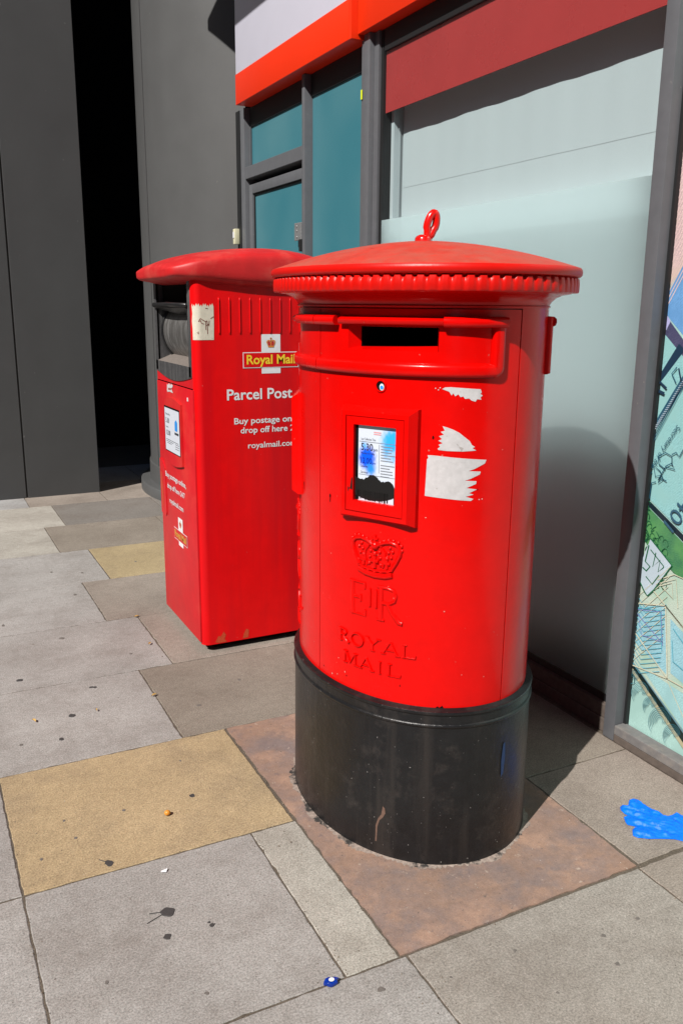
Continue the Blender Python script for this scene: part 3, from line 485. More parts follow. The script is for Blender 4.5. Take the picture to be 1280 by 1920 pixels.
# big window: glass, red vinyl band, frosted film, blind behind
q = MB(); q.box(2.135, 2.25, 2.084, 3.864, .05, .10, b=.003); q.build('bottom_rail', M_plinth, shop)
q = MB(); q.box(2.155, 2.24, 2.084, 3.864, .10, .13); q.build('bottom_rail', M_gasket, shop)
q = MB(); q.add([(2.158, 2.084, .13), (2.158, 3.864, .13), (2.158, 3.864, 2.66), (2.158, 2.084, 2.66)], [(0, 1, 2, 3)]); big = q.build('shop_window', M_glass, shop, label='large shop window with red band, white blind and frosted film')
q = MB(); q.box(2.164, 2.168, 2.086, 3.862, 2.392, 2.66); q.build('red_band', M_redvinyl, big)
q = MB(); q.add([(2.1545, 2.083, .13), (2.1545, 3.866, .13), (2.1545, 3.866, 1.905), (2.1545, 2.083, 1.905)], [(0, 1, 2, 3)]); q.build('frosted_film', M_frost, big)
nz_, ny_ = 60, 90; V = []; Fc = []
for i in range(nz_+1):
    for j in range(ny_+1):
        z = .28+(2.75-.28)*i/nz_; y = 2.05+(3.83-2.05)*j/ny_
        wv = max(0, (z-1.2)/1.5)
        V.append((2.247+wv*(.0022*sin(y*13)+.0009*sin(y*41+1)), y, z))
for i in range(nz_):
    for j in range(ny_): a = i*(ny_+1)+j; Fc.append((a, a+1, a+ny_+2, a+ny_+1))
bl = mesh('roller_blind', V, Fc, M_blind, shop, smooth=True)
V = []; wv = (2.0557-1.2)/1.5
for k in range(91):
    y = 2.06+(3.825-2.06)*k/90; xx = 2.247+wv*(.0022*sin(y*13)+.0009*sin(y*41+1))
    V += [(xx-.0008, y, 2.0549), (xx-.0008, y, 2.0565)]
mesh('blind_seam', V, [(2*k, 2*k+2, 2*k+3, 2*k+1) for k in range(90)], M_hem, bl)
q = MB(); q.box(2.2425, 2.2455, 2.06, 3.825, .628, .634); q.build('blind_seam', M_hem, bl)
q = MB(); q.box(2.236, 2.252, 2.06, 3.825, .270, .292, b=.003); q.build('hem_bar', M_hem, bl)
q = MB(); q.box(2.20, 2.26, 3.842, 3.868, .13, 2.66, b=.002); q.build('inner_frame', M_blind, shop)
q = MB()
zz = 1.0
while zz < 2.34: q.add(*ball((2.225, 3.832, zz), .0032, 5, 3)); zz += .0105
q.build('blind_chain', M_hem, bl)
# near-black backing in place of the unlit shop interior
q = MB(); q.box(2.45, 2.5, -2, 5.8, 0, TOP); q.box(2.24, 2.46, 3.87, 3.90, 0, TOP); q.box(2.24, 2.46, 2.02, 2.04, 0, TOP); q.box(2.24, 2.5, -2, 5.8, -.09, -.03); q.box(2.25, 2.5, -2, 5.8, 2.80, 2.85)
q.box(2.24, 2.3, 3.9, 5.8, 0, 2.8)
q.build('dark_backing', M_inside, shop)
# poster window frame at right
q = MB(); q.box(FX, 2.20, -2.0, 2.029, 0, .028, b=.002); q.build('plinth_strip', M_plinth, shop)
q = MB(); q.box(FX-.001, 2.16, -2.0, 2.029, .029, .062, b=.003); q.build('window_sill', M_frameold, shop)
q = MB(); q.box(2.161, 2.2, -2.0, 2.02, .029, .055); q.build('window_sill', M_gasket, shop)
q = MB(); q.box(2.128, 2.20, 2.084, 3.86, 0, .049, b=.002); q.build('plinth_strip', M_plinth, shop)

# ------------------------------------------------------------------ banknote poster inside the right-hand window
PX = 2.166
poster = thing('window_poster', 'colourful printed poster of overlapping banknotes behind the right-hand window frame', 'poster', (PX, 1.6, 0))
PC = dict(pink=(.60, .44, .45), skyblue=(.13, .32, .62), lilac=(.42, .42, .72), purple=(.06, .06, .13), palebill=(.24, .50, .52), ink=(.012, .035, .07),
          engrave=(.02, .09, .15), darkedge=(.008, .02, .03), green=(.04, .18, .08), creambill=(.46, .56, .48), paleblue1=(.28, .52, .60), paleblue2=(.28, .52, .60),
          paleblue3=(.32, .56, .58), darkband=(.008, .02, .02), steel=(.14, .26, .32), cream=(.45, .42, .27), letterw=(.48, .58, .66), inkthin=(.02, .10, .16),
          teal2=(.02, .10, .16), sign=(.01, .07, .12), greenl=(.01, .12, .05), yel=(.58, .58, .44), violet=(.22, .22, .62), cyan2=(.10, .42, .55), curl=(.04, .17, .22), base=(.36, .58, .54), rays=(.70, .52, .50))
def pm(k):
    n = 'poster_'+k
    if n in MATS: return MATS[n]
    m = mat(n, PC[k], .32, coat=.25)
    if k in ('ink', 'inkthin', 'sign', 'darkedge', 'darkband', 'greenl', 'curl'): return m
    t = m.node_tree; N = t.nodes.new; L = t.links.new; p = t.nodes['Principled BSDF']; tc = N('ShaderNodeTexCoord')
    w = N('ShaderNodeTexWave'); w.wave_type = 'RINGS' if k in ('creambill', 'green', 'base') else 'BANDS'; w.bands_direction = 'DIAGONAL'
    w.inputs['Scale'].default_value = 60; w.inputs['Distortion'].default_value = 9; w.inputs['Detail'].default_value = 3; w.inputs['Detail Scale'].default_value = 2.2
    L(tc.outputs['Object'], w.inputs['Vector'])
    n1 = N('ShaderNodeTexNoise'); n1.inputs['Scale'].default_value = 9; n1.inputs['Detail'].default_value = 5; L(tc.outputs['Object'], n1.inputs['Vector'])
    c = Vector(PC[k]); a = c*.86; b = c*1.10+Vector((.02, .02, .02))
    x = N('ShaderNodeMix'); x.data_type = 'RGBA'; x.inputs[6].default_value = (*a, 1); x.inputs[7].default_value = (*b, 1); L(w.outputs['Fac'], x.inputs[0])
    g = {'creambill': (.34, .52, .42), 'palebill': (.26, .50, .50), 'pink': (.62, .50, .42), 'green': (.10, .30, .10)}.get(k, tuple(c*.9))
    y = N('ShaderNodeMix'); y.data_type = 'RGBA'; y.inputs[7].default_value = (*g, 1); L(x.outputs[2], y.inputs[6])
    r = N('ShaderNodeValToRGB'); r.color_ramp.elements[0].position = .42; r.color_ramp.elements[1].position = .62; L(n1.outputs[0], r.inputs[0]); L(r.outputs[0], y.inputs[0])
    L(y.outputs[2], p.inputs['Base Color']); return m
def clip_left(p, y=2.0275): return [(min(a, y), b) for a, b in p]
q = MB(); q.box(PX, PX+.004, -1.5, 2.0275, .056, 2.76); q.build('poster_sheet', pm('base'), poster)
lay = 0
for k, p in POSTER_POLYS:
    lay += 1; d = PX-.0004*lay; p = clip_left(p)
    v = [(d, a, b) for a, b in p]; mesh('banknote' if k in ('pink', 'skyblue', 'palebill', 'creambill', 'green', 'lilac') else 'printed_shape', v, [tuple(range(len(v)))], pm(k), poster)
def strip(pts, w):
    V, Fc = [], []
    for i, (a, b) in enumerate(pts):
        p0 = pts[max(0, i-1)]; p1 = pts[min(len(pts)-1, i+1)]; L = math.hypot(p1[0]-p0[0], p1[1]-p0[1]) or 1
        nx, ny = -(p1[1]-p0[1])/L*w/2, (p1[0]-p0[0])/L*w/2; V += [(a+nx, b+ny), (a-nx, b-ny)]
    for i in range(len(pts)-1): Fc.append((2*i, 2*i+1, 2*i+3, 2*i+2))
    return V, Fc
groups = {}
for k, w, p in POSTER_LINES:
    v, f = strip(clip_left(p), w); groups.setdefault(k, MB()).add([(PX-.0080, a, b) for a, b in v], f)
for i in range(60):      # fine diagonal rays on the pink note
    z0 = 1.50+i*.021; v, f = strip([(2.026, z0), (1.90, z0+.22)], .004)
    v = [(min(a, 2.0265), b) for a, b in v]
    if z0+.22 < 2.75: groups.setdefault('rays', MB()).add([(PX-.0012, a, b) for a, b in v], f)
for i in range(15):      # fine guilloche in the pale notes
    v, f = strip([(2.026, .30+i*.017), (1.985, .27+i*.017), (1.90, .31+i*.017)], .0022); groups.setdefault('cyan2', MB()).add([(PX-.0078, a, b) for a, b in v], f)
for i in range(8):
    v, f = strip([(2.024, .30+i*.034), (1.90, .44+i*.034)], .0020); groups.setdefault('yel', MB()).add([(PX-.0076, a, b) for a, b in v], f)
rg = random.Random(11)
for i in range(46):      # engraved green curls and leaves
    a0 = rg.uniform(1.92, 2.022); b0 = rg.uniform(.70, .86)-(2.02-a0)*1.2; pts = [(min(2.026, a0+.012*cos(t*.8+i)), b0+.012*sin(t*.9+i*2)) for t in range(6)]
    v, f = strip(pts, .0022); groups.setdefault('greenl', MB()).add([(PX-.0062, a, b) for a, b in v], f)
for i in range(30):      # white hatching in the engraved stripe
    t = i/30; a0 = 2.025-.12*t; b0 = 1.115+.20*t; v, f = strip([(a0, b0), (a0-.012, b0+.002)], .0022)
    groups.setdefault('letterw', MB()).add([(PX-.0079, a, b) for a, b in v], f)
for k, m_ in groups.items(): m_.build('printed_lines', pm(k), poster)
for s_, p0, p1 in POSTER_TEXT:
    dy, dz = p1[0]-p0[0], p1[1]-p0[1]; L = math.hypot(dy, dz); dy /= L; dz /= L
    # reading direction (dy,dz); letters stand to its left as seen from the street
    uy, uz = dz, -dy
    if True:
        fn = lambda a, b: (PX-.0085, p0[0]+dy*a+uy*b, p0[1]+dz*a+uz*b)
    big_ = s_ == '401'
    put_text('printed_text', s_, fn, pm('sign' if not big_ else 'engrave'), poster, width=L*(1.0 if big_ else 1.0), height=.055 if big_ else .020, bold=.0)

# upper storeys of the same building, and the building across the street (they close off the sky)
q = MB(); q.box(2.31, 2.6, -12, 5.8, TOP, 16); q.box(2.31, 12, -12.2, -12, 0, 16); q.build('upper_wall', M_panel, shop)
ob = thing('opposite_building', 'tall brown brick building facing the shop front from across the street', 'building', (-14, 20, 0))
q = MB(); q.box(-20, -14, 2.5, 45, -.1, 19); q.build('brick_wall', mat('brown_brick', (.16, .095, .065), .85, noise=.2, nscale=3), ob)
for i in range(8):
    for j in range(4):
        q = MB(); q.box(-13.99, -13.93, 4.5+i*4.2, 6.3+i*4.2, 1.5+j*4, 3.9+j*4); q.build('window', M_signwhite if (i+j) % 3 else M_inside, ob)
lb = thing('low_sky_blocker', 'unseen low dark brick block added across the street to dim the sky light', 'building', (-14, -10, 0))  # out of view, added to cut down the sky light
q = MB(); q.box(-20, -14, -25, 2.4, -.1, 9.0); q.build('brick_wall', mat('brown_brick', (.16, .095, .065)), lb)
q = MB(); q.box(-20.2, -13.8, -25.2, 2.45, 9.001, 9.25); q.build('parapet', M_panel, lb)
fb = thing('street_end_sky_blocker', 'unseen pale rendered block added behind the camera to dim the sky light', 'building', (4, -16, 0))  # added block behind the camera, never in view, holds back sky light
q = MB(); q.box(-6, 12, -24, -18, -.1, 8.0); q.build('rendered_wall', mat('dull_render', (.22, .20, .18), .85, noise=.1, nscale=2), fb)
q = MB(); q.box(-6.2, 12.2, -24.2, -17.8, 8.001, 8.3); q.build('parapet', M_panel, fb)

# ------------------------------------------------------------------ canopy, curved wall, panel wall
q = MB(); q.box(1.14, 2.04, -3, 5.52, 4.2, 4.27, b=.01); q.box(2.041, 2.3, -3, 5.52, TOP+.002, 5.2)
o = q.build('canopy', M_canopy); o['label'] = 'dark canopy jutting out above the sign band of the shop front'; o['category'] = 'canopy'
cw = thing('curved_wall', 'smooth dark grey curved wall between the black recess and the shop front', 'curved wall', (2.9, 6.75, 0))
CXc, CYc, CR = 2.92, 6.75, 1.20
def arc(r, a0, a1, n, z): return [(CXc+r*cos(radians(a0+(a1-a0)*k/n)), CYc+r*sin(radians(a0+(a1-a0)*k/n)), z) for k in range(n+1)]
A0, A1 = 148, 232
q = MB(); q.add(*loft([arc(CR, A0, A1, 60, 0), arc(CR, A0, A1, 60, 16)], closed=False)); q.build('wall_skin', M_colwall, cw, smooth=True)
q = MB()
ra = [arc(CR+.088, A0, A1, 60, 0), arc(CR+.088, A0, A1, 60, .070), arc(CR+.080, A0, A1, 60, .080), arc(CR+.012, A0, A1, 60, .084), arc(CR+.010, A0, A1, 60, .23), arc(CR+.001, A0, A1, 60, .233)]
q.add(*loft(ra, closed=False)); q.build('skirting', M_colwall, cw, autosm=40)
def vstrip(a, w, r0, r1, z0, z1, m, name):
    q = MB(); ps = [(CXc+r*cos(radians(t)), CYc+r*sin(radians(t))) for r, t in ((r0, a-w), (r1, a-w), (r1, a+w), (r0, a+w))]
    q.add([(x, y, z) for z in (z0, z1) for x, y in ps], [(0,1,2,3), (7,6,5,4), (0,4,5,1), (1,5,6,2), (2,6,7,3), (3,7,4,0)]); q.build(name, m, cw)
vstrip(184, .45, CR, CR+.007, .12, 16, M_colwall, 'cover_strip')
pw = thing('panel_wall', 'flat dark grey panelled wall at the far left beyond the curved wall', 'wall', (.7, 6.97, 0))
q = MB(); q.box(.752, 1.306, 6.97, 7.15, .0, 16, b=.003); q.build('wall_panel', M_panel, pw)
q = MB(); q.box(-3.5, .740, 6.974, 7.15, .0, 16, b=.003); q.build('wall_panel', M_panel, pw)
q = MB(); q.box(.738, .7535, 6.985, 7.10, 0, 16); q.build('panel_joint', M_joint, pw)
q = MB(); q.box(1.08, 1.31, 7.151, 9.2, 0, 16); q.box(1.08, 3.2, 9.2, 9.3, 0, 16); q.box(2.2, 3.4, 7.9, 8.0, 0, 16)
q.build('recess_lining', M_void, pw)  # near-black colour stands for the unlit depth of the recess

# ================================================================== PILLAR BOX
PCX, PCY, PA, PB, PN = 1.299, 2.115, .312, .415, 2.05
def table():
    N = 2880; P = []
    for i in range(N):
        u = 2*pi*i/N+radians(150); c, s = cos(u), sin(u)
        P.append((PCX+PA*math.copysign(abs(c)**(2/PN), c), PCY+PB*math.copysign(abs(s)**(2/PN), s)))
    out = []; acc = 0
    for i in range(N):
        a, b = P[i-1], P[(i+1) % N]; tx, ty = b[0]-a[0], b[1]-a[1]; L = math.hypot(tx, ty)
        out.append((acc, *P[i], ty/L, -tx/L)); acc += math.hypot(P[(i+1) % N][0]-P[i][0], P[(i+1) % N][1]-P[i][1])
    return out, acc
TB, PER = table()
import bisect
TS = [t[0] for t in TB]
S0 = TB[240][0]                      # arc length at the street-side centre line (theta 180)
def bs(s):
    s = s % PER; i = bisect.bisect_right(TS, s)-1; j = (i+1) % len(TB); s1 = TB[j][0] if j else PER
    k = (s-TB[i][0])/max(1e-9, s1-TB[i][0]); a, b = TB[i], TB[j]
    return tuple(a[q]+(b[q]-a[q])*k for q in (1, 2, 3, 4))
def Pw(s, z, off=0):
    x, y, nx, ny = bs(s); return (x+nx*off, y+ny*off, z)
def ms(s): return 2*S0-s             # mirrored position (left-hand unit)
def ring(off, z, n=360): return [Pw(PER*k/n, z, off) for k in range(n)]
def shell(ss, zs, off, hole=None):
    V = [Pw(s, z, off) for z in zs for s in ss]; n = len(ss); Fc = []
    for i in range(len(zs)-1):
        for j in range(n-1):
            if hole and hole((ss[j]+ss[j+1])/2, (zs[i]+zs[i+1])/2): continue
            Fc.append((i*n+j, i*n+j+1, (i+1)*n+j+1, (i+1)*n+j))
    return V, Fc
def span(a, b, step=.02, extra=()):
    n = max(1, int(round((b-a)/step))); r = [a+(b-a)*k/n for k in range(n+1)]+[e for e in extra if a < e < b]
    return sorted(set(round(x, 5) for x in r))
pb = thing('pillar_box', 'glossy red oval pillar box with black base and domed cap on the reddish slab', 'pillar box', (PCX, PCY, 0))
# base
prof = [(.0175, -.004), (.0175, .004), (.0168, .02), (.016, .10), (.0145, .39), (.0145, .4125), (.0175, .4145), (.0190, .4185), (.0175, .4225), (.0140, .4245), (.0135, .4480), (.0170, .4500), (.0185, .4545), (.0165, .4590), (.0080, .4605), (.003, .465), (-.02, .4655)]
q = MB(); q.add(*loft([ring(o_, z_) for o_, z_ in prof])); base = q.build('base', M_black, pb, autosm=50)
# grout bead round the foot
rr = random.Random(2); q = MB()
nb = 360; q.add(*loft([[Pw(PER*k/nb, .0013, .024+.012*rr.random()+.006*math.sin(k*.21)) for k in range(nb)], [Pw(PER*k/nb, .0035, .018) for k in range(nb)]]))
q.build('foot_grout', mat('foot_grout', (.27, .215, .185), .9, noise=.35, nscale=60, wear=((.03, .027, .025), 14, .50, .58)), pb)
# brown run and blue smear on the base
def patch(name, poly, off, m, parent, step=.012, fn=Pw, label=None):
    """flat polygon (s,z) laid on the curved surface, subdivided along s"""
    bm = bmesh.new(); vs_ = [bm.verts.new((a, b, 0)) for a, b in poly]; bm.faces.new(vs_)
    a0 = min(p[0] for p in poly); a1 = max(p[0] for p in poly); k = a0+step
    while k < a1:
        bmesh.ops.bisect_plane(bm, geom=bm.verts[:]+bm.edges[:]+bm.faces[:], plane_co=(k, 0, 0), plane_no=(1, 0, 0)); k += step
    bm.verts.index_update(); V = [fn(v.co.x, v.co.y, off) for v in bm.verts]; Fc = [tuple(v.index for v in f.verts) for f in bm.faces]; bm.free()
    return mesh(name, V, Fc, m, parent, label=label)
run = [(.515, .155), (.521, .150), (.523, .135), (.516, .120), (.506, .108), (.500, .085), (.499, .05), (.498, .012), (.493, .012), (.495, .06), (.495, .09), (.502, .113), (.511, .128), (.513, .142)]
patch('stain', run, .0166, mat('dried_brown_run', (.13, .075, .055), .8, noise=.2, nscale=80), base)
patch('stain', [(.838, .24), (.846, .25), (.850, .30), (.847, .345), (.840, .34), (.836, .29)], .0172, mat('blue_smear', (.01, .035, .11), .5), base)

# inner core (dark red, seen only through the door gaps)
Z0, Z1, ZT = .462, 1.492, 1.536
slots = [(.366, .621)]; mslots = [(ms(.621), ms(.366))]
ZS0, ZS1 = 1.392, 1.450
def inslot(s, z):
    for a, b in slots+mslots:
        if a-.001 < s < b+.001 and ZS0 < z < ZS1: return True
    return False
ex = (.366, .621, ms(.366), ms(.621))
SL, SR = .2395, .838                      # door seams
ssl = [s for s in span(ms(SR)-.03, SR+.03, .012, ex)]
q = MB(); q.add(*shell(ssl, [Z0-.01, ZS0, ZS1, Z1+.01], -.012, inslot)); q.build('core', M_redin, pb, smooth=True)
def door_shell(a, b, name):
    ss = span(a, b, .012, ex); zs = [Z0, ZS0, ZS1, Z1]
    V, Fc = shell(ss, zs, 0, inslot)
    # turned edges
    n = len(V); q = MB(); q.add(V, Fc)
    for s in (a, b): q.add([Pw(s, Z0, 0), Pw(s, Z1, 0), Pw(s, Z1, -.011), Pw(s, Z0, -.011)], [(0, 1, 2, 3)])
    for z in (Z0, Z1):
        v2 = [Pw(s, z, 0) for s in ss]+[Pw(s, z, -.011) for s in ss]; m = len(ss); q.add(v2, [(i, i+1, m+i+1, m+i) for i in range(m-1)])
    return q.build(name, M_red, pb, autosm=30)
doorR = door_shell(SL+.0018, SR-.0018, 'door')
doorL = door_shell(ms(SR)+.0018, SL-.0018, 'door')
# casing: above the doors all round, and the back
q = MB(); q.add(*loft([ring(-.012, Z1+.0025), ring(0, Z1+.0025), ring(.001, 1.503), ring(.006, 1.511), ring(.017, 1.521), ring(.034, 1.528), ring(.054, 1.531), ring(.058, 1.5345)]))
ssb = span(SR+.0018, PER+ms(SR)-.0018, .012)
q.add(*shell(ssb, [Z0, .9, Z1+.0025], 0))
q.add([Pw(SR+.0018, Z0, 0), Pw(SR+.0018, Z1, 0), Pw(SR+.0018, Z1, -.012), Pw(SR+.0018, Z0, -.012)], [(0, 1, 2, 3)])
casing = q.build('casing', M_red, pb, autosm=40)
# thin step line above the doors
q = MB(); q.add(*tube([Pw(PER*k/240, 1.4990, .001) for k in range(240)], .0028, 6, closed=True)); q.build('bead', M_red, casing, smooth=True)

# slots: funnel and dark cavity
def slot(a, b, parent):
    q = MB(); d1 = .030
    fa = a+.018; ins = [(a, ZS0), (b, ZS0), (b, ZS1), (a, ZS1)]; inn = [(fa, ZS0+.006), (b-.004, ZS0+.012), (b-.004, ZS1-.002), (fa, ZS1-.002)]
    m = 12
    def edge(p0, p1): return [(p0[0]+(p1[0]-p0[0])*k/m, p0[1]+(p1[1]-p0[1])*k/m) for k in range(m)]
    lo_ = sum((edge(ins[i], ins[(i+1) % 4]) for i in range(4)), []); hi_ = sum((edge(inn[i], inn[(i+1) % 4]) for i in range(4)), [])
    q.add(*loft([[Pw(s, z, .0) for s, z in lo_], [Pw(s, z, -d1) for s, z in hi_]]))
    sl_ = q.build('slot_mouth', M_red, parent)
    q = MB(); q.add(*loft([[Pw(s, z, -d1) for s, z in hi_], [Pw(s, z, -.16) for s, z in hi_]], cap1=True)); q.build('slot_cavity', M_void, sl_)
slot(.366, .621, doorR); slot(ms(.621), ms(.366), doorL)

# raised moulding round the apertures
def sweep(path, prof, n=None):
    """path of (s,z) ; prof = list of (side, off): side measured across the path in the surface"""
    rings = []
    for i, (s, z) in enumerate(path):
        p0 = path[max(0, i-1)]; p1 = path[min(len(path)-1, i+1)]; tx, tz = p1[0]-p0[0], p1[1]-p0[1]; L = math.hypot(tx, tz); tx /= L; tz /= L
        rings.append([Pw(s-tz*a, z+tx*a, o_) for a, o_ in prof])
    return loft(rings, closed=True, cap0=True, cap1=True)
half = [(-.0165, -.002), (-.0160, .006), (-.0135, .0115), (-.007, .0138), (.007, .0138), (.0135, .0115), (.0160, .006), (.0165, -.002)]
def corner(c, r, a0, a1, n=8): return [(c[0]+r*cos(radians(a0+(a1-a0)*k/n)), c[1]+r*sin(radians(a0+(a1-a0)*k/n))) for k in range(n+1)]
def moulding(a, b, zb, zt, parent_a):
    # bottom rail from a to b then round the corner and up to the hood
    path = [(s, zb) for s in span(a, b-.02, .015)]+corner((b-.018, zb+.018), .018, -90, 0)+[(b, z) for z in (zb+.05, zt-.025, zt-.012)]
    q = MB(); q.add(*sweep(path, half)); return q
hoodp = [(-.0125, -.002), (-.0130, .015), (-.0105, .0200), (-.003, .0225), (.006, .0215), (.0110, .016), (.0130, -.002)]
thinp = [(-.008, -.002), (-.0085, .012), (-.005, .0165), (.003, .018), (.008, .012), (.0110, -.002)]
rimp = [(-.010, .0), (-.0105, .010), (-.006, .014), (.000, .015), (.006, .014), (.0095, .009), (.0105, .0)]
def unit(f, door, seam):
    lo_, hi_ = (lambda a, b: (f(a), f(b)) if f(a) < f(b) else (f(b), f(a))), None
    flip = f(1) < f(0)
    def ss(a, b):
        a, b = lo_(a, b); return span(a, b, .012)
    zb = 1.348; zt = 1.463; re = .768
    if not flip:
        path = [(s, zb) for s in span(seam+.0018, re-.010, .015)]+corner((re-.008, zb+.008), .008, -90, 0)+[(re, zb+.05), (re, zt-.01)]
    else:
        e = f(re); path = [(e, zt-.01), (e, zb+.05)]+corner((e+.008, zb+.008), .008, 180, 270)+[(s, zb) for s in span(e+.010, seam-.0018, .015)]
    q = MB(); q.add(*sweep(path, half)); q.build('moulding', M_red, door, autosm=60)
    q = MB()
    q.add(*sweep([(s, zt) for s in ss(.6325, .7845)], hoodp))
    q.add(*sweep([(s, zt-.001) for s in ss(.345, .632)], thinp))
    q.add(*sweep([(s, zt) for s in ss(seam+.0018 if not flip else 2*S0-seam+.0018, .332)], hoodp))
    q.build('hood', M_red, door, autosm=60)
    q = MB(); q.add(*sweep([(s, 1.334) for s in (span(seam+.0018, re-.01, .015) if not flip else span(f(re)+.01, seam-.0018, .015))], [(-.004, -.001), (-.003, .005), (.003, .006), (.004, -.001)])); q.build('bead', M_redin, door)  # dark red strip paints the shade line below the bottom rail
idf = lambda s: s
unit(idf, doorR, SL); unit(ms, doorL, SL)
# aperture surround on the window side, only its end shows
bq = MB()
sb0 = 1.010
pth = [(s, 1.463) for s in span(sb0, sb0+.52, .015)]; bq.add(*sweep(pth, hoodp))
pth = [(s, 1.343) for s in span(sb0, sb0+.52, .015)]; bq.add(*sweep(pth, half)); bq.add(*sweep([(sb0+.006, z) for z in (1.33, 1.36, 1.40, 1.44, 1.475)], half))
bq.build('rear_moulding', M_red, casing, autosm=60)

# cap
NF = 100; NR = NF*8
def capring(off, z, fl=0): 
    out = []
    for k in range(NR):
        ph = (k % 8)/8*2*pi; g_ = max(0, cos(ph))**.7 if fl else 0
        out.append(Pw(PER*k/NR, z, off-fl*g_))
    return out
R_ = [capring(.056, 1.5335), capring(.0700, 1.5335, .0008), capring(.0722, 1.5365, .0018), capring(.0726, 1.553, .0024), capring(.0720, 1.5610, .0045), capring(.0710, 1.5675, .0110), capring(.0650, 1.5715), capring(.0735, 1.5725), capring(.0775, 1.577), capring(.0785, 1.584), capring(.0775, 1.590), capring(.0740, 1.5945)]
q = MB(); q.add(*loft(R_)); cap = q.build('cap', M_redcap, pb, autosm=45)
cx_, cy_ = PCX+.006, PCY-.004
rim = [Pw(PER*k/240, 1.5945, .0740) for k in range(240)]; D = [rim]
for i in range(1, 23):
    t = 1-i/23.; h = (1-t*t)*.82+(1-t)*.18
    D.append([(cx_+(x-cx_)*t, cy_+(y-cy_)*t, 1.5945+.078*h) for x, y, z in rim])
q = MB(); v, f = loft(D, cap1=True); q.add(v, f); q.build('dome', M_redtop, cap, smooth=True)
# lifting eye
ex_, ey_, ez_ = 1.325, 2.135, 1.672
q = MB(); q.add(*loft([[(ex_+r_*cos(2*pi*k/8+.3), ey_+r_*sin(2*pi*k/8+.3), z_) for k in range(8)] for r_, z_ in ((.024, ez_-.004), (.024, ez_+.010), (.020, ez_+.016), (.012, ez_+.020))], cap0=True, cap1=True))
dirv = Vector((cos(radians(62)), -sin(radians(62)), 0)); dirv = Vector((.96, -.10, 0)).normalized()
side = Vector((.9, -.42, 0)).normalized()
pts = []
for k in range(28):
    a = 2*pi*k/28-pi/2; hz = ez_+.047+.031*sin(a); wd = .0145*cos(a)*(1-.25*(-sin(a) > .3)*1)
    pts.append(Vector((ex_, ey_, 0))+dirv*wd*.92+side*(.012+.020*(hz-ez_)/.1)+Vector((0, 0, hz)))
q.add(*tube(pts, .0108, 10, closed=True))
q.build('lifting_eye', mat('bright_red_eye', (.70, .006, .003), .22, coat=.5), cap, autosm=50)

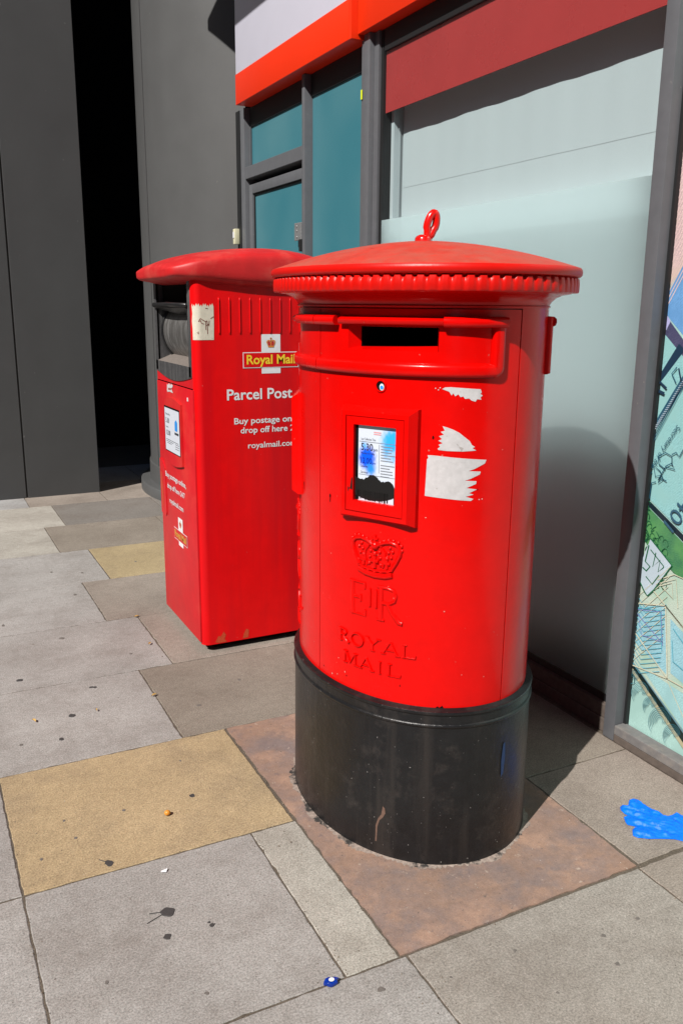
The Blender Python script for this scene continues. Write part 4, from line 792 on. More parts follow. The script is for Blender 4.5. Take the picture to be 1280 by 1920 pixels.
# notice frame (a flat framed panel standing off the curved door)
def notice_unit(sc, door, printed):
    x, y, nx, ny = bs(sc); tx, ty = (-ny, nx)
    if (bs(sc+.01)[0]-x)*tx+(bs(sc+.01)[1]-y)*ty < 0: tx, ty = -tx, -ty
    def L(a, z, d): return (x+tx*a+nx*d, y+ty*a+ny*d, z)     # a along +s, d outward from the tangent plane
    zb, zt = .966, 1.238; wf = .099
    def rect(w, b, t, d): return [L(-w, b, d), L(w, b, d), L(w, t, d), L(-w, t, d)]
    q = MB(); q.add(*loft([rect(wf+.017, zb-.012, zt+.016, -.03), rect(wf+.015, zb-.010, zt+.014, -.004), rect(wf, zb, zt, .0155), rect(wf-.012, zb+.012, zt-.011, .0160)]))
    fo = q.build('notice_frame', M_red, door)
    q = MB(); w1 = wf-.0135; b1, t1 = zb+.0135, zt-.0125; w2 = .063; b2, t2 = 1.008, 1.205
    q.add(*loft([rect(w1, b1, t1, .006), rect(w1, b1, t1, .0150), rect(w2, b2, t2, .0150), rect(w2, b2, t2, .0045)])); q.build('frame_door', M_red, fo)
    q = MB(); q.add(rect(wf-.005, zb+.005, zt-.005, .0062), [(0, 1, 2, 3)]); 
    # sheet with spray colours
    nx_, nz2 = 44, 66; V = []; C = []
    blobs = [(-.028, 1.121, .026, .030, (.0, .10, .95), 1.25), (-.016, 1.093, .017, .020, (.02, .25, .98), .9), (-.037, 1.152, .011, .012, (.05, .40, .95), .6), (.050, 1.170, .034, .030, (.03, .40, .90), 1.2), (.030, 1.145, .014, .030, (.03, .40, .92), .6), (.052, 1.128, .018, .02, (.03, .40, .92), .5)]
    rn = random.Random(4)
    for j in range(nz2+1):
        for i in range(nx_+1):
            a = -.0625+.125*i/nx_; z = b2+(t2-b2)*j/nz2; V.append(L(a, z, .0047)); c = Vector((.60, .66, .76))
            if printed:
                for (ba, bz, ra, rz, bc, st) in blobs:
                    d = math.hypot((a-ba)/ra, (z-bz)/rz)+.10*sin(a*420+bz*90)*sin(z*310)
                    w = max(0, min(1, st*(1.35-d))); w = w*w*(3-2*w); c = c.lerp(Vector(bc), w)
            C.append((*c, 1))
    Fc = [(j*(nx_+1)+i, j*(nx_+1)+i+1, (j+1)*(nx_+1)+i+1, (j+1)*(nx_+1)+i) for j in range(nz2) for i in range(nx_)]
    nt_ = mesh('notice', V, Fc, M_notice, fo)
    ca = nt_.data.color_attributes.new('spray', 'FLOAT_COLOR', 'POINT')
    for i, c in enumerate(C): ca.data[i].color = c
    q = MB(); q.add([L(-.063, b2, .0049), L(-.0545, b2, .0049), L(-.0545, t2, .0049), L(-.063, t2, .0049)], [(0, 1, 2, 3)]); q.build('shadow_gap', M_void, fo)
    if not printed: return
    e = .0054
    fn = lambda a0, z0: (lambda a, b: L(a0+a, z0+b, e))
    put_text('notice_text', '5.30', fn(-0.0460, 1.140), M_ink, fo, width=.036, height=.019, bold=.012)
    put_text('notice_text', 'pm', fn(-0.0085, 1.140), M_ink, fo, width=.013, bold=.0)
    put_text('notice_text', 'Monday to Friday', fn(-0.0460, 1.130), M_ink, fo, width=.042, height=.006)
    put_text('notice_text', '12.00', fn(-0.0470, 1.106), mat('blue_black_ink', (.0, .02, .30), .5), fo, width=.034, height=.016, bold=.012)
    put_text('notice_text', 'pm', fn(-0.0120, 1.106), mat('blue_black_ink', (.0, .02, .30), .5), fo, width=.011)
    put_text('notice_text', 'Saturday', fn(-0.0460, 1.096), M_ink, fo, width=.022, height=.006)
    put_text('notice_text', 'Last Collection Time', fn(-0.0460, 1.166), M_inkgrey, fo, width=.044, height=.0065)
    put_text('notice_text', 'Services', fn(-0.0460, 1.080), M_ink, fo, width=.022, height=.0065)
    q = MB()
    def ln(a0, z0, a1, z1, w=.0006):
        dx, dz = a1-a0, z1-z0; l_ = math.hypot(dx, dz); px, pz = -dz/l_*w, dx/l_*w
        q.add([L(a0-px, z0-pz, e), L(a1-px, z1-pz, e), L(a1+px, z1+pz, e), L(a0+px, z0+pz, e)], [(0, 1, 2, 3)])
    ln(-.052, 1.162, .060, 1.162); ln(.009, 1.158, .009, 1.085); ln(-.052, 1.0765, .060, 1.0765)
    rt_ = random.Random(9)
    for i in range(6): ln(.014, 1.154-.0072*i, .014+rt_.uniform(.030, .044), 1.154-.0072*i, .0011)
    for i in range(5): ln(.014, 1.106-.0072*i, .014+rt_.uniform(.026, .043), 1.106-.0072*i, .0011)
    q.build('notice_rules', M_inkgrey, fo)
    q = MB()
    for i in range(2): q.add([L(-.008, 1.187-i*.005, e), L(.014, 1.187-i*.005, e), L(.014, 1.1895-i*.005, e), L(-.008, 1.1895-i*.005, e)], [(0, 1, 2, 3)])
    q.build('notice_heading', M_pink, fo)
    # black spray with drips across the lower part
    rb = random.Random(12); top = []; bot = []
    m = 40
    for k in range(m+1):
        a = -.079+.1415*k/m; w = sin(pi*min(1, max(0, (k+.5)/m)))**.35
        top.append((a, 1.036+.037*w+rb.uniform(-.0018, .0018)-.02*(k < 3)+.006*sin(k*.4)))
        low = 1.036-.017*w-.008*sin(pi*k/m)+(.012*(k < 5)); bot.append((a, low+rb.uniform(-.001, .001)))
    poly = top+bot[::-1]; dd = .0157
    V = [L(a, z, dd if a < -.0645 else .0058) for a, z in poly]; n = len(poly)
    q = MB()
    for k in range(m):
        d = dd if (top[k][0]+top[k+1][0])/2 < -.0640 else .0058
        q.add([L(*top[k], d), L(*top[k+1], d), L(*bot[k+1], d), L(*bot[k], d)], [(0, 1, 2, 3)])
    for a, w, z_ in [(-.053, .0022, 1.010), (-.046, .0016, 1.012), (-.036, .0013, 1.016), (-.030, .0018, 1.010), (-.022, .0012, 1.010), (-.015, .0018, 1.010), (-.009, .0015, 1.010), (-.001, .0019, 1.010), (.006, .0013, 1.012), (.013, .0022, 1.009), (.020, .0016, 1.010), (.028, .0030, 1.009), (.036, .0022, 1.010), (.057, .0025, 1.009)]:
        q.add([L(a-w, 1.035, .0058), L(a+w, 1.035, .0058), L(a+w*.8, z_, .0058), L(a-w*.8, z_, .0058)], [(0, 1, 2, 3)])
    q.build('black_spray_paint', M_spray, fo)
notice_unit(.4685, doorR, True); notice_unit(ms(.4685), doorL, False)

# lock and key holes
def disc(s, z, r, off, m, name, parent, n=20, rz=None):
    rz = rz or r; q = MB(); q.add([Pw(s+r*cos(2*pi*k/n), z+rz*sin(2*pi*k/n), off) for k in range(n)], [tuple(range(n))]); return q.build(name, m, parent)
lk = MB(); lk.add(*loft([[Pw(.476+r_*cos(2*pi*k/20), 1.305+r_*sin(2*pi*k/20), o_) for k in range(20)] for r_, o_ in ((.0165, .0), (.0155, .003), (.0125, .003), (.0120, .0004))]))
lk = lk.build('lock_surround', M_red, doorR)
disc(.476, 1.305, .0121, .0010, M_void, 'lock_hole', lk); disc(.4795, 1.3025, .0066, .0022, M_white, 'lock_face', lk, rz=.0085); disc(.4798, 1.3015, .0048, .0030, M_keyblue, 'lock_centre', lk)
for s_, d_ in ((.295, doorR), (ms(.318), doorL)):
    kh = disc(s_, .996, .0032, .0008, M_void, 'keyhole', d_, rz=.0055)
    q = MB(); q.add([Pw(s_+a, .986+b, .0009) for a, b in ((-.0015, -.007), (.0018, -.006), (.0012, .006), (-.001, .006))], [(0, 1, 2, 3)]); q.build('key_slit', M_void, kh)

# torn paper stickers
patch('torn_sticker', [(.634, 1.304), (.640, 1.308), (.655, 1.309), (.700, 1.306), (.728, 1.304), (.731, 1.296), (.727, 1.293), (.734, 1.289), (.728, 1.284), (.731, 1.279), (.720, 1.280), (.716, 1.274), (.706, 1.277), (.700, 1.282), (.690, 1.281), (.685, 1.287), (.679, 1.285), (.673, 1.292), (.666, 1.287), (.661, 1.294), (.657, 1.289), (.651, 1.298)], .0006, M_paper, doorR)
patch('torn_sticker', [(.628, 1.158), (.634, 1.163), (.630, 1.168), (.640, 1.172), (.629, 1.178), (.638, 1.182), (.630, 1.189), (.642, 1.193), (.634, 1.200), (.644, 1.203), (.638, 1.214), (.650, 1.211), (.664, 1.206), (.680, 1.198), (.694, 1.187), (.706, 1.178), (.712, 1.168), (.720, 1.163), (.714, 1.160), (.724, 1.154), (.690, 1.152), (.650, 1.153), (.630, 1.155)], .0006, M_paper, doorR)
right = [(.748, 1.121), (.722, 1.108), (.706, 1.103), (.738, 1.101), (.736, 1.094), (.712, 1.083), (.698, 1.079), (.728, 1.077), (.727, 1.070), (.703, 1.060), (.730, 1.056), (.710, 1.047), (.722, 1.043), (.702, 1.038), (.722, 1.032)]
patch('torn_sticker', [(.600, 1.038), (.603, 1.131), (.606, 1.134), (.604, 1.141), (.620, 1.141), (.690, 1.135), (.752, 1.130)]+right+[(.716, 1.027), (.690, 1.029), (.640, 1.034)], .0006, M_paper, doorR)
for s_, z_ in ((.618, 1.3055), (.625, 1.302), (.629, 1.307), (.737, 1.030), (.745, 1.031)): disc(s_, z_, .0015, .0006, M_paper, 'paper_scrap', doorR, 6)
patch('paint_chip', [(.645, .4645), (.652, .470), (.656, .466), (.664, .472), (.668, .4645), (.660, .463)], .0008, M_void, doorR)

rch = random.Random(31)
for i in range(16):
    s_, z_ = (rch.uniform(.26, .80), rch.uniform(.48, .56)) if i < 9 else (rch.uniform(.28, .80), rch.uniform(.6, 1.3))
    r_ = rch.uniform(.0010, .0026); disc(s_, z_, r_, .0009, M_void if i % 3 == 0 else mat('chipped_pink', (.55, .28, .25), .6), 'paint_chip', doorR, 5, rz=r_*rch.uniform(.6, 2))
# raised cypher: crown, E II R, ROYAL MAIL
def rtube(path, w, h, n=8):
    """half-round raised stroke along (s,z) path; w half width, h height"""
    pr_ = [(w*cos(pi*k/(n-1)), h*sin(pi*k/(n-1))-.0008) for k in range(n)]
    return sweep(path, [(a, o_) for a, o_ in pr_])
def rball(s, z, r, h=None):
    x, y, nx, ny = bs(s); return ball((x, y, z), (r, r, r), 8, 5)
def relief(sc, parent):
    q = MB(); Zc = .870
    def T(u, v): return (sc+u, Zc+v*1.0)
    def line(p, w=.004, h=.004): q.add(*rtube([T(*a) for a in p], w*1.25, h*1.35))
    def dot(u, v, r=.004): q.add(*rball(*T(u, v), r*1.25))
    # circlet
    line([(-.052, -.050), (-.03, -.057), (0, -.060), (.03, -.058), (.052, -.051)], .0065, .006)
    line([(-.054, -.037), (-.03, -.043), (0, -.046), (.03, -.044), (.054, -.038)], .003, .005)
    for k in range(5): dot(-.040+.02*k, -.0505+.003*abs(k-2), .0052)
    # outer arches with pearls
    for sg in (-1, 1):
        pa = [(sg*a, b) for a, b in ((.050, -.036), (.062, -.016), (.072, .006), (.073, .022), (.062, .033), (.045, .037), (.028, .034), (.012, .026), (.0, .020))]
        line(pa, .0048, .006)
        for k in range(11):
            t = k/10*(len(pa)-1); i = min(int(t), len(pa)-2); a = pa[i]; b = pa[i+1]; w = t-i; dot(a[0]+(b[0]-a[0])*w+sg*.005, a[1]+(b[1]-a[1])*w+.006, .0042)
        line([(sg*.024, -.034), (sg*.032, -.012), (sg*.030, .006), (sg*.020, .018)], .003, .004)
        # fleur crosses
        line([(sg*.036, -.036), (sg*.036, -.012)], .0042, .005); line([(sg*.027, -.022), (sg*.045, -.022)], .0042, .005); dot(sg*.036, -.008, .005)
        dot(sg*.018, -.028, .0048); dot(sg*.054, -.025, .0045)
        for a_, b_ in ((.048, -.004), (.052, .012), (.044, .022), (.014, .006), (.016, -.010), (.040, .008)): dot(sg*a_, b_, .0042)
    line([(0, -.038), (0, -.006)], .0048, .006); line([(-.012, -.020), (.012, -.020)], .0048, .006); dot(0, 0, .006)
    dot(0, .022, .010); line([(0, .028), (0, .050)], .0030, .005); line([(-.009, .040), (.009, .040)], .0030, .005)
    for k in range(4): dot(-.018+.012*k, .022+.003*(k in (1, 2)), .0038)
    q.build('crown_relief', M_red, parent, autosm=60)
    q = MB(); H = .0065
    def glyph(ch, x, z, w, h, tk=.13, th=.055):
        TK, TH = tk*h*.60, th*h*.70; e = .0; sf = .11*h
        P_ = lambda a, b: (sc+x+a*w, z+b*h)
        def st(p, r): q.add(*rtube([P_(*a) for a in p], r, H if r > TH else H*.85, 6))
        def serif(a, b): st([(a-.16, b), (a+.16, b)], TH)
        if ch == 'I': st([(0.5, 0), (.5, 1)], TK); serif(.5, 0.01); serif(.5, .99)
        if ch == 'E': st([(.15, 0), (.15, 1)], TK); st([(.0, .02), (.88, .02)], TH); st([(.0, .98), (.84, .98)], TH); st([(.15, .52), (.62, .52)], TH); st([(.88, .0), (.90, .2)], TH); st([(.84, 1), (.84, .82)], TH); st([(.62, .42), (.62, .62)], TH)
        if ch == 'L': st([(.18, 0), (.18, 1)], TK); serif(.18, .99); st([(.02, .02), (.92, .02)], TH); st([(.92, .0), (.95, .24)], TH)
        if ch == 'R':
            st([(.15, 0), (.15, 1)], TK); serif(.15, .01); st([(.0, .98), (.42, .98), (.66, .93), (.76, .78), (.70, .62), (.50, .53), (.15, .51)], TH*1.4); st([(.42, .52), (.62, .26), (.88, .02), (1.02, .01)], TK)
        if ch == 'O': st([(.5+.47*cos(t*pi/10), .5+.5*sin(t*pi/10)) for t in range(21)], TK*.9)
        if ch == 'Y': st([(.06, .98), (.5, .46)], TK); st([(.94, .98), (.5, .46)], TH); st([(.5, .48), (.5, 0)], TK); serif(.5, .01); serif(.08, .99); serif(.92, .99)
        if ch == 'A': st([(.06, .0), (.5, 1)], TH); st([(.5, 1), (.92, 0)], TK); st([(.22, .34), (.78, .34)], TH); serif(.06, .01); serif(.92, .01)
        if ch == 'M': st([(.10, 0), (.14, 1)], TH); st([(.14, 1), (.5, .1)], TK); st([(.5, .1), (.86, 1)], TH); st([(.86, 1), (.90, 0)], TK); serif(.1, .01); serif(.9, .01); serif(.12, .99); serif(.88, .99)
    glyph('E', -.083, .690, .062, .094); glyph('R', .010, .690, .072, .094)
    glyph('I', -.024, .722, .020, .048, .16, .08); glyph('I', -.004, .722, .020, .048, .16, .08)
    q.build('cypher_relief', M_red, parent, autosm=60); q = MB()
    xs = -.124
    for ch, w in zip('ROYAL', (.040, .044, .044, .048, .040)): glyph(ch, xs, .598, w, .036); xs += w+.008
    q.build('raised_word', M_red, parent, autosm=60); q = MB()
    xs = -.104
    for ch, w in zip('MAIL', (.050, .046, .024, .042)): glyph(ch, xs, .538, w, .034); xs += w+.009
    q.build('raised_word', M_red, parent, autosm=60)
relief(.468, doorR); relief(ms(.468), doorL)

# ================================================================== PARCEL POSTBOX
X0, X1, Y0, Y1 = 1.060, 1.690, 3.458, 4.086
pp = thing('parcel_postbox', 'boxy red parcel postbox with faded lid and metal chute standing behind the pillar box', 'parcel postbox', (1.37, 3.77, 0))
def rrect(x0, x1, y0, y1, r, z, n=6, rb=None):
    rb = r if rb is None else rb; out = []
    for (cx, cy, a, rr_) in ((x0+r, y0+r, 180, r), (x1-rb, y0+rb, 270, rb), (x1-rb, y1-rb, 0, rb), (x0+r, y1-r, 90, r)):
        out += [(cx+rr_*cos(radians(a+90*k/n)), cy+rr_*sin(radians(a+90*k/n)), z) for k in range(n+1)]
    return out
RC = .034
# chute opening in the front face
OY0, OY1, OZ0, OZ1 = 3.500, 4.055, 1.196, 1.575
q = MB()
side_pts = rrect(X0, X1, Y0, Y1, RC, 0)
# shell without front strip (front face built separately round the chute)
pts = [(p[0], p[1]) for p in side_pts]
k0 = 6; order = pts[k0:]+pts[:k0+1]     # starts after the near front corner, ends at its start... full loop
# front corner arcs: indices 0..6 (near), 21..27 (far); the flat front runs from index 27 to 0
loop = pts                                  # 0 = front face start (x0, y0+r)
def wall(zlist, loop): 
    V = [(x, y, z) for z in zlist for x, y in loop]; n = len(loop)
    return V, [(i*n+j, i*n+j+1, (i+1)*n+j+1, (i+1)*n+j) for i in range(len(zlist)-1) for j in range(n-1)]
q.add(*wall([.012, 1.60], loop))
q.add([(X0+.02, Y0+.02, .012), (X1-.02, Y0+.02, .012), (X1-.02, Y1-.02, .012), (X0+.02, Y1-.02, .012)], [(0, 1, 2, 3)])
body = q.build('body', M_pred, pp, autosm=40)
q = MB(); q.box(X0+.06, X1-.03, Y0+.06, Y1-.05, -.0225, .011); q.build('plinth', M_void, pp)  # coloured near-black for the shade under the box
ya, yb = Y0+RC, Y1-RC
def front(poly_list, m, name, x=X0, label=None, parent=pp):
    q = MB()
    for p in poly_list: q.add([(x, a, b) for a, b in p], [tuple(range(len(p)))])
    return q.build(name, m, parent, label=label)
nA = 14; arcp = [(OY0+(OY1-OY0)*k/nA, OZ0-.030*sin(pi*k/nA)) for k in range(nA+1)]
front([[(ya, 1.151), (yb, 1.151), (yb, 1.165), (ya, 1.165)], [(ya, 1.165), (OY0, 1.165), (OY0, 1.60), (ya, 1.60)] if OY0 > ya else [(ya, 1.165), (ya+.001, 1.165), (ya+.001, 1.6), (ya, 1.6)]]
      + [[(arcp[k][0], 1.165), (arcp[k+1][0], 1.165), arcp[k+1], arcp[k]] for k in range(nA)]
      + [[(OY1, 1.165), (yb+.0005, 1.165), (yb+.0005, 1.60), (OY1, 1.60)] if OY1 < yb else [(yb-.001, 1.165), (yb, 1.165), (yb, 1.6), (yb-.001, 1.6)]], M_pfront, 'front_panel', parent=body)
front([[(ya-.004, .012), (yb+.004, .012), (yb+.004, 1.151), (ya-.004, 1.151)]], M_void, 'door_gap', x=X0+.006, parent=body)
# front door leaf
q = MB(); q.box(X0-.006, X0+.004, ya-.010, yb-.004, .022, 1.146, b=.003); pdoor = q.build('door', M_pfront, pp, autosm=40)
# grey chute frame
q = MB(); fx = X0-.004
iy0, iy1, iz0 = OY0+.030, OY1-.035, OZ0+.045
inner = [(iy0, iz0), (iy1, iz0), (iy1, 1.60), (iy0, 1.60)]
for a, b in (((OY0, OZ0), (iy0, 1.60)), ((iy1, OZ0), (OY1, 1.60))): q.box(fx, X0+.01, a[0], b[0], OZ0, 1.60, b=.002)
for k in range(nA):
    q.add([(fx, arcp[k][0], arcp[k][1]), (fx, arcp[k+1][0], arcp[k+1][1]), (fx, arcp[k+1][0], iz0), (fx, arcp[k][0], iz0)], [(0, 1, 2, 3)])
    q.add([(fx, arcp[k][0], arcp[k][1]), (fx, arcp[k+1][0], arcp[k+1][1]), (X0+.01, arcp[k+1][0], arcp[k+1][1]), (X0+.01, arcp[k][0], arcp[k][1])], [(0, 1, 2, 3)])
chute = q.build('chute_frame', M_steelworn, pp)
# recess walls
xr = X0+.20
q = MB(); q.add([(X0, iy0, iz0), (X0, iy1, iz0), (X0, iy1, 1.60), (X0, iy0, 1.60), (xr, iy0, iz0+.03), (xr, iy1, iz0+.03), (xr, iy1, 1.60), (xr, iy0, 1.60)], [(1, 2, 6, 5), (0, 3, 7, 4), (4, 5, 6, 7)]); q.build('recess_lining', M_steelworn, chute)
q = MB(); q.add([(fx, iy0, iz0), (fx, iy1, iz0), (X0+.07, iy1, iz0+.030), (X0+.07, iy0, iz0+.030)], [(0, 1, 2, 3)]); q.build('tray', M_tray, chute)
# drum: rotating cylinder, axis along Y
dc = (X0+.165, 1.375); dr = .145; q = MB()
rg_ = [[(dc[0]+dr*cos(radians(a)), y, dc[1]+dr*sin(radians(a))) for a in range(90, 271, 6)] for y in (iy0+.02, iy1-.015)]
q.add(*loft(rg_, closed=False)); n = len(rg_[0]); q.add(rg_[0]+[(dc[0], iy0+.02, dc[1])], [tuple(range(n+1))]); drum = q.build('drum', M_drum, chute, autosm=40)
q = MB(); q.add(*tube([(dc[0]+(dr+.003)*cos(radians(a)), iy1-.02, dc[1]+(dr+.003)*sin(radians(a))) for a in range(110, 262, 8)], .007, 6)); q.build('drum_seal', M_blackplastic, drum, smooth=True)
# black pull flap with a swooping lower edge
V = []; nn = 16
for k in range(nn+1):
    t = k/nn; y = iy0+.0+(iy1-iy0)*t; dip = .010*(1-cos(2*pi*t))/2
    V += [(X0-.012, y, 1.497), (X0-.016, y, 1.482-.1*dip), (X0+.018, y, 1.470-dip), (X0+.055, y, 1.462-dip*1.5), (X0+.06, y, 1.500)]
Fc = [(5*k+i, 5*k+(i+1) % 5, 5*k+5+(i+1) % 5, 5*k+5+i) for k in range(nn) for i in range(5)]+[(0, 1, 2, 3, 4), tuple(5*nn+i for i in (4, 3, 2, 1, 0))]
mesh('pull_flap', V, Fc, M_blackplastic, chute, autosm=35)
q = MB(); q.box(X0+.03, X0+.06, iy0+.001, iy1-.001, 1.50, 1.60); q.build('chute_dark_fill', M_void, chute)  # near-black block fills the dark interior above the flap
q = MB(); q.add(*tube([(X0-.010, iy0-.012, 1.492), (X0-.020, (iy0+iy1)/2, 1.496), (X0-.010, iy1+.012, 1.492)], .010, 8)); q.build('pull_bar', M_blackplastic, chute, smooth=True)

# lid: lofted along X, domed, with a thin nose over the chute
def lid_ring(x, yc, hw, zb, zt, rnd_=.5, n=32):
    out = []; zc = (zb+zt)/2; hh = (zt-zb)/2
    for k in range(n):
        a = 2*pi*k/n; c, s = cos(a), sin(a); e = .34
        crown = 0
        yy = hw*math.copysign(abs(c)**e, c); zz = hh*math.copysign(abs(s)**.50, s)
        if s > 0: zz += -.022*(yy/hw)**2*s
        out.append((x, yc+yy, zc+zz))
    return out
yc = 3.775
sec = [(.972, .245, 1.608, 1.646), (.978, .278, 1.600, 1.657), (.992, .300, 1.595, 1.667), (1.010, .312, 1.593, 1.672), (1.035, .328, 1.589, 1.682), (1.060, .340, 1.584, 1.692), (1.10, .350, 1.577, 1.703), (1.16, .348, 1.568, 1.716), (1.25, .352, 1.556, 1.731), (1.36, .354, 1.549, 1.741), (1.47, .354, 1.547, 1.742), (1.56, .351, 1.550, 1.732), (1.64, .352, 1.560, 1.712), (1.70, .338, 1.575, 1.690), (1.74, .31, 1.590, 1.670), (1.755, .27, 1.605, 1.650)]
v, f = loft([lid_ring(x, yc, hw, zb, zt) for x, hw, zb, zt in sec], cap0=True, cap1=True)
lid = mesh('lid', v, f, M_plid, pp, smooth=True)
ss_ = lid.modifiers.new('sub', 'SUBSURF'); ss_.levels = 1; ss_.render_levels = 1

pp.location = (1.37*.985, 3.77*.985, .0228); pp.scale = (.985, .985, .985)
# ribs and lettering on the long side (plane y = Y0)
YS = Y0
q = MB()
for k in range(11):
    xx = 1.170+.0455*k; q.add(*tube([(xx, YS-.0005, 1.378), (xx, YS-.0010, 1.386), (xx, YS-.0010, 1.515), (xx, YS+.0008, 1.525)], .0030, 6))
q.build('ribs', M_pred, body, smooth=True)
sf = lambda x0, z0, d=.0012: (lambda a, b: (x0+a, YS-d, z0+b))
put_text('lettering', 'Parcel Post', sf(1.196, 1.103), M_white, body, width=.300, height=.047, bold=.018)
put_text('lettering', 'Buy postage online,', sf(1.226, .999), M_white, body, prefix=('Buy postage on', .266), height=.027, bold=.016)
put_text('lettering', 'drop off here 24/7', sf(1.254, .958), M_white, body, prefix=('drop off here 2', .250), height=.027, bold=.016)
put_text('lettering', 'royalmail.com', sf(1.287, .891), M_white, body, prefix=('royalmail.co', .197), height=.026, bold=.012)
def logo(fn, u, parent, faded=False):
    """cruciform mail logo: fn(a,b,d) with a right, b up, d out; u = half width of the red plate"""
    def quad(a0, a1, b0, b1, d, m, name, par):
        return mesh(name, [fn(a0, b0, d), fn(a1, b0, d), fn(a1, b1, d), fn(a0, b1, d)], [(0, 1, 2, 3)], m, par)
    lg = quad(-.34*u, .34*u, -.45*u, .84*u, .0008, M_white, 'logo_bar', parent)
    h = .26*u
    quad(-u, u, -h, h, .0016, M_white, 'logo_border', lg); quad(-u*.975, u*.975, -h*.90, h*.90, .0022, M_pfront if faded else M_pred, 'logo_plate', lg)
    put_text('logo_text', 'Royal Mail', lambda a, b: fn(a, b-.125*u, .0030), M_yellow if not faded else mat('faded_yellow', (.60, .33, .05), .5), lg, width=1.74*u, height=.31*u, bold=.022, align='CENTER')
    q = MB(); c0 = .56*u; k = .135*u
    P = lambda a, b: fn(a*k, c0+b*k, .0020)
    def pl(m_, poly): m_.add([P(a, b) for a, b in poly], [tuple(range(len(poly)))])
    pl(q, [(-.75, -1.1), (.75, -1.1), (.85, -.75), (-.85, -.75)]); 
    for sg in (-1, 1):
        pts = [(0, .45), (.5, .75), (1.05, .55), (1.2, .1), (.85, -.7), (.68, -.7), (.95, 0), (.85, .35), (.5, .5), (.1, .2)]
        pl(q, [(sg*a, b) for a, b in pts])
    pl(q, [(-.12, .4), (.12, .4), (.10, 1.3), (-.10, 1.3)]); pl(q, [(-.3, .95), (.3, .95), (.3, 1.12), (-.3, 1.12)]); pl(q, [(-.14, -.7), (.14, -.7), (.14, .5), (-.14, .5)])
    q.build('logo_crown', M_gold, lg)
    q = MB(); q2 = lambda poly: q.add([fn(a*k, c0+b*k, .0017) for a, b in poly], [tuple(range(len(poly)))])
    q2([(.16, -.68), (.66, -.68), (.85, 0), (.75, .3), (.45, .42), (.16, .1)]); q2([(-.16, -.68), (-.66, -.68), (-.85, 0), (-.75, .3), (-.45, .42), (-.16, .1)]); q.build('logo_crown_lining', M_crimson, lg)
logo(lambda a, b, d: (1.398+a, YS-d, 1.268+b), .128, body)
# cream sticker with scrawl near the front corner
st = [(1.054+.002, 1.352), (1.056, 1.500)]
poly = [(1.0955, 1.355), (1.146, 1.355), (1.148, 1.490)]+[(1.146-.0035*k, 1.497+.006*sin(k*2.3)) for k in range(0, 24)]
# wraps the rounded corner: follow the loop
def corner_map(a):    # a = distance along the side from x=X0+RC backwards round the corner
    if a >= X0+RC: return (a, YS)
    t = (X0+RC-a)/RC; return (X0+RC-RC*sin(t), YS+RC-RC*cos(t))
def cs(a, z, d): 
    x, y = corner_map(a)
    if a >= X0+RC: return (x, y-d, z)
    t = (X0+RC-a)/RC; return (x-sin(t)*d, y-cos(t)*d, z)
a0 = 1.052; top = [(1.147-k*.0048, 1.492+(.007 if k % 2 else -.003)+.003*sin(k)) for k in range(20)]
poly = [(a0+.003, 1.354), (1.145, 1.354), (1.147, 1.42)]+top+[(a0+.001, 1.49), (a0+.004, 1.46), (a0, 1.43), (a0+.003, 1.40)]
stk = patch('cream_sticker', poly, .0010, M_cream, body, .006, cs)
scr = [[(1.082, 1.428), (1.090, 1.441), (1.100, 1.434), (1.112, 1.428), (1.118, 1.432)], [(1.088, 1.436), (1.094, 1.422), (1.104, 1.418)], [(1.112, 1.430), (1.112, 1.395)], [(1.118, 1.430), (1.119, 1.378)], [(1.127, 1.432), (1.124, 1.410)], [(1.115, 1.412), (1.126, 1.418)], [(1.075, 1.385), (1.082, 1.378), (1.080, 1.388)], [(1.112, 1.482), (1.122, 1.480)], [(1.133, 1.44), (1.146, 1.448)]]
q = MB()
for p in scr:
    v, f = strip(p, .0030); q.add([cs(a, b, .0017) for a, b in v], f)
q.build('scrawl', M_scrawl, stk)
# scratches at the foot of the side
patch('rust_patch', [(1.115, .022), (1.13, .05), (1.14, .045), (1.155, .066), (1.165, .05), (1.158, .03), (1.17, .016), (1.13, .016)], .0008, mat('faded_orange_red', (.50, .055, .015), .6, noise=.2, nscale=90), body, 1, lambda s, z, d: (s, YS-d, z))
patch('rust_patch', [(1.245, .018), (1.25, .04), (1.262, .062), (1.275, .055), (1.272, .02)], .0008, mat('faded_orange_red', (.50, .055, .015), .6), body, 1, lambda s, z, d: (s, YS-d, z))

# details on the front door leaf (plane x = X0-.006)
XF = X0-.006
ff = lambda y0, z0, d=.0012: (lambda a, b: (XF-d, y0-a, z0+b))
q = MB(); ny0, ny1, nz0, nz1 = 3.640, 3.915, .795, 1.070
def bow(y): t = (y-ny0)/(ny1-ny0); return .018*sin(pi*t)
topn = [(ny0+(ny1-ny0)*k/12, nz1+bow(ny0+(ny1-ny0)*k/12)) for k in range(13)]; botn = [(ny0+(ny1-ny0)*k/12, nz0-bow(ny0+(ny1-ny0)*k/12)) for k in range(13)]
q.prism(topn+botn[::-1], .010, lambda u, w, d: (XF-d, u, w)); nf = q.build('notice_frame', M_pfront, pdoor)
q = MB(); q.add([(XF-.0108, a, b) for a, b in ((3.655, .836), (3.900, .836), (3.900, 1.044), (3.655, 1.044))], [(0, 1, 2, 3)]); q.build('notice_gap', M_void, nf)
q = MB(); q.add([(XF-.0114, a, b) for a, b in ((3.660, .840), (3.892, .840), (3.892, 1.036), (3.660, 1.036))], [(0, 1, 2, 3)]); pn = q.build('notice', mat('plain_notice', (.60, .64, .72), .4), nf)
nfn = lambda y0, z0: (lambda a, b: (XF-.0122, y0-a, z0+b))
put_text('notice_text', 'Monday to Friday', nfn(3.875, 1.004), M_ink, nf, width=.070, height=.010)
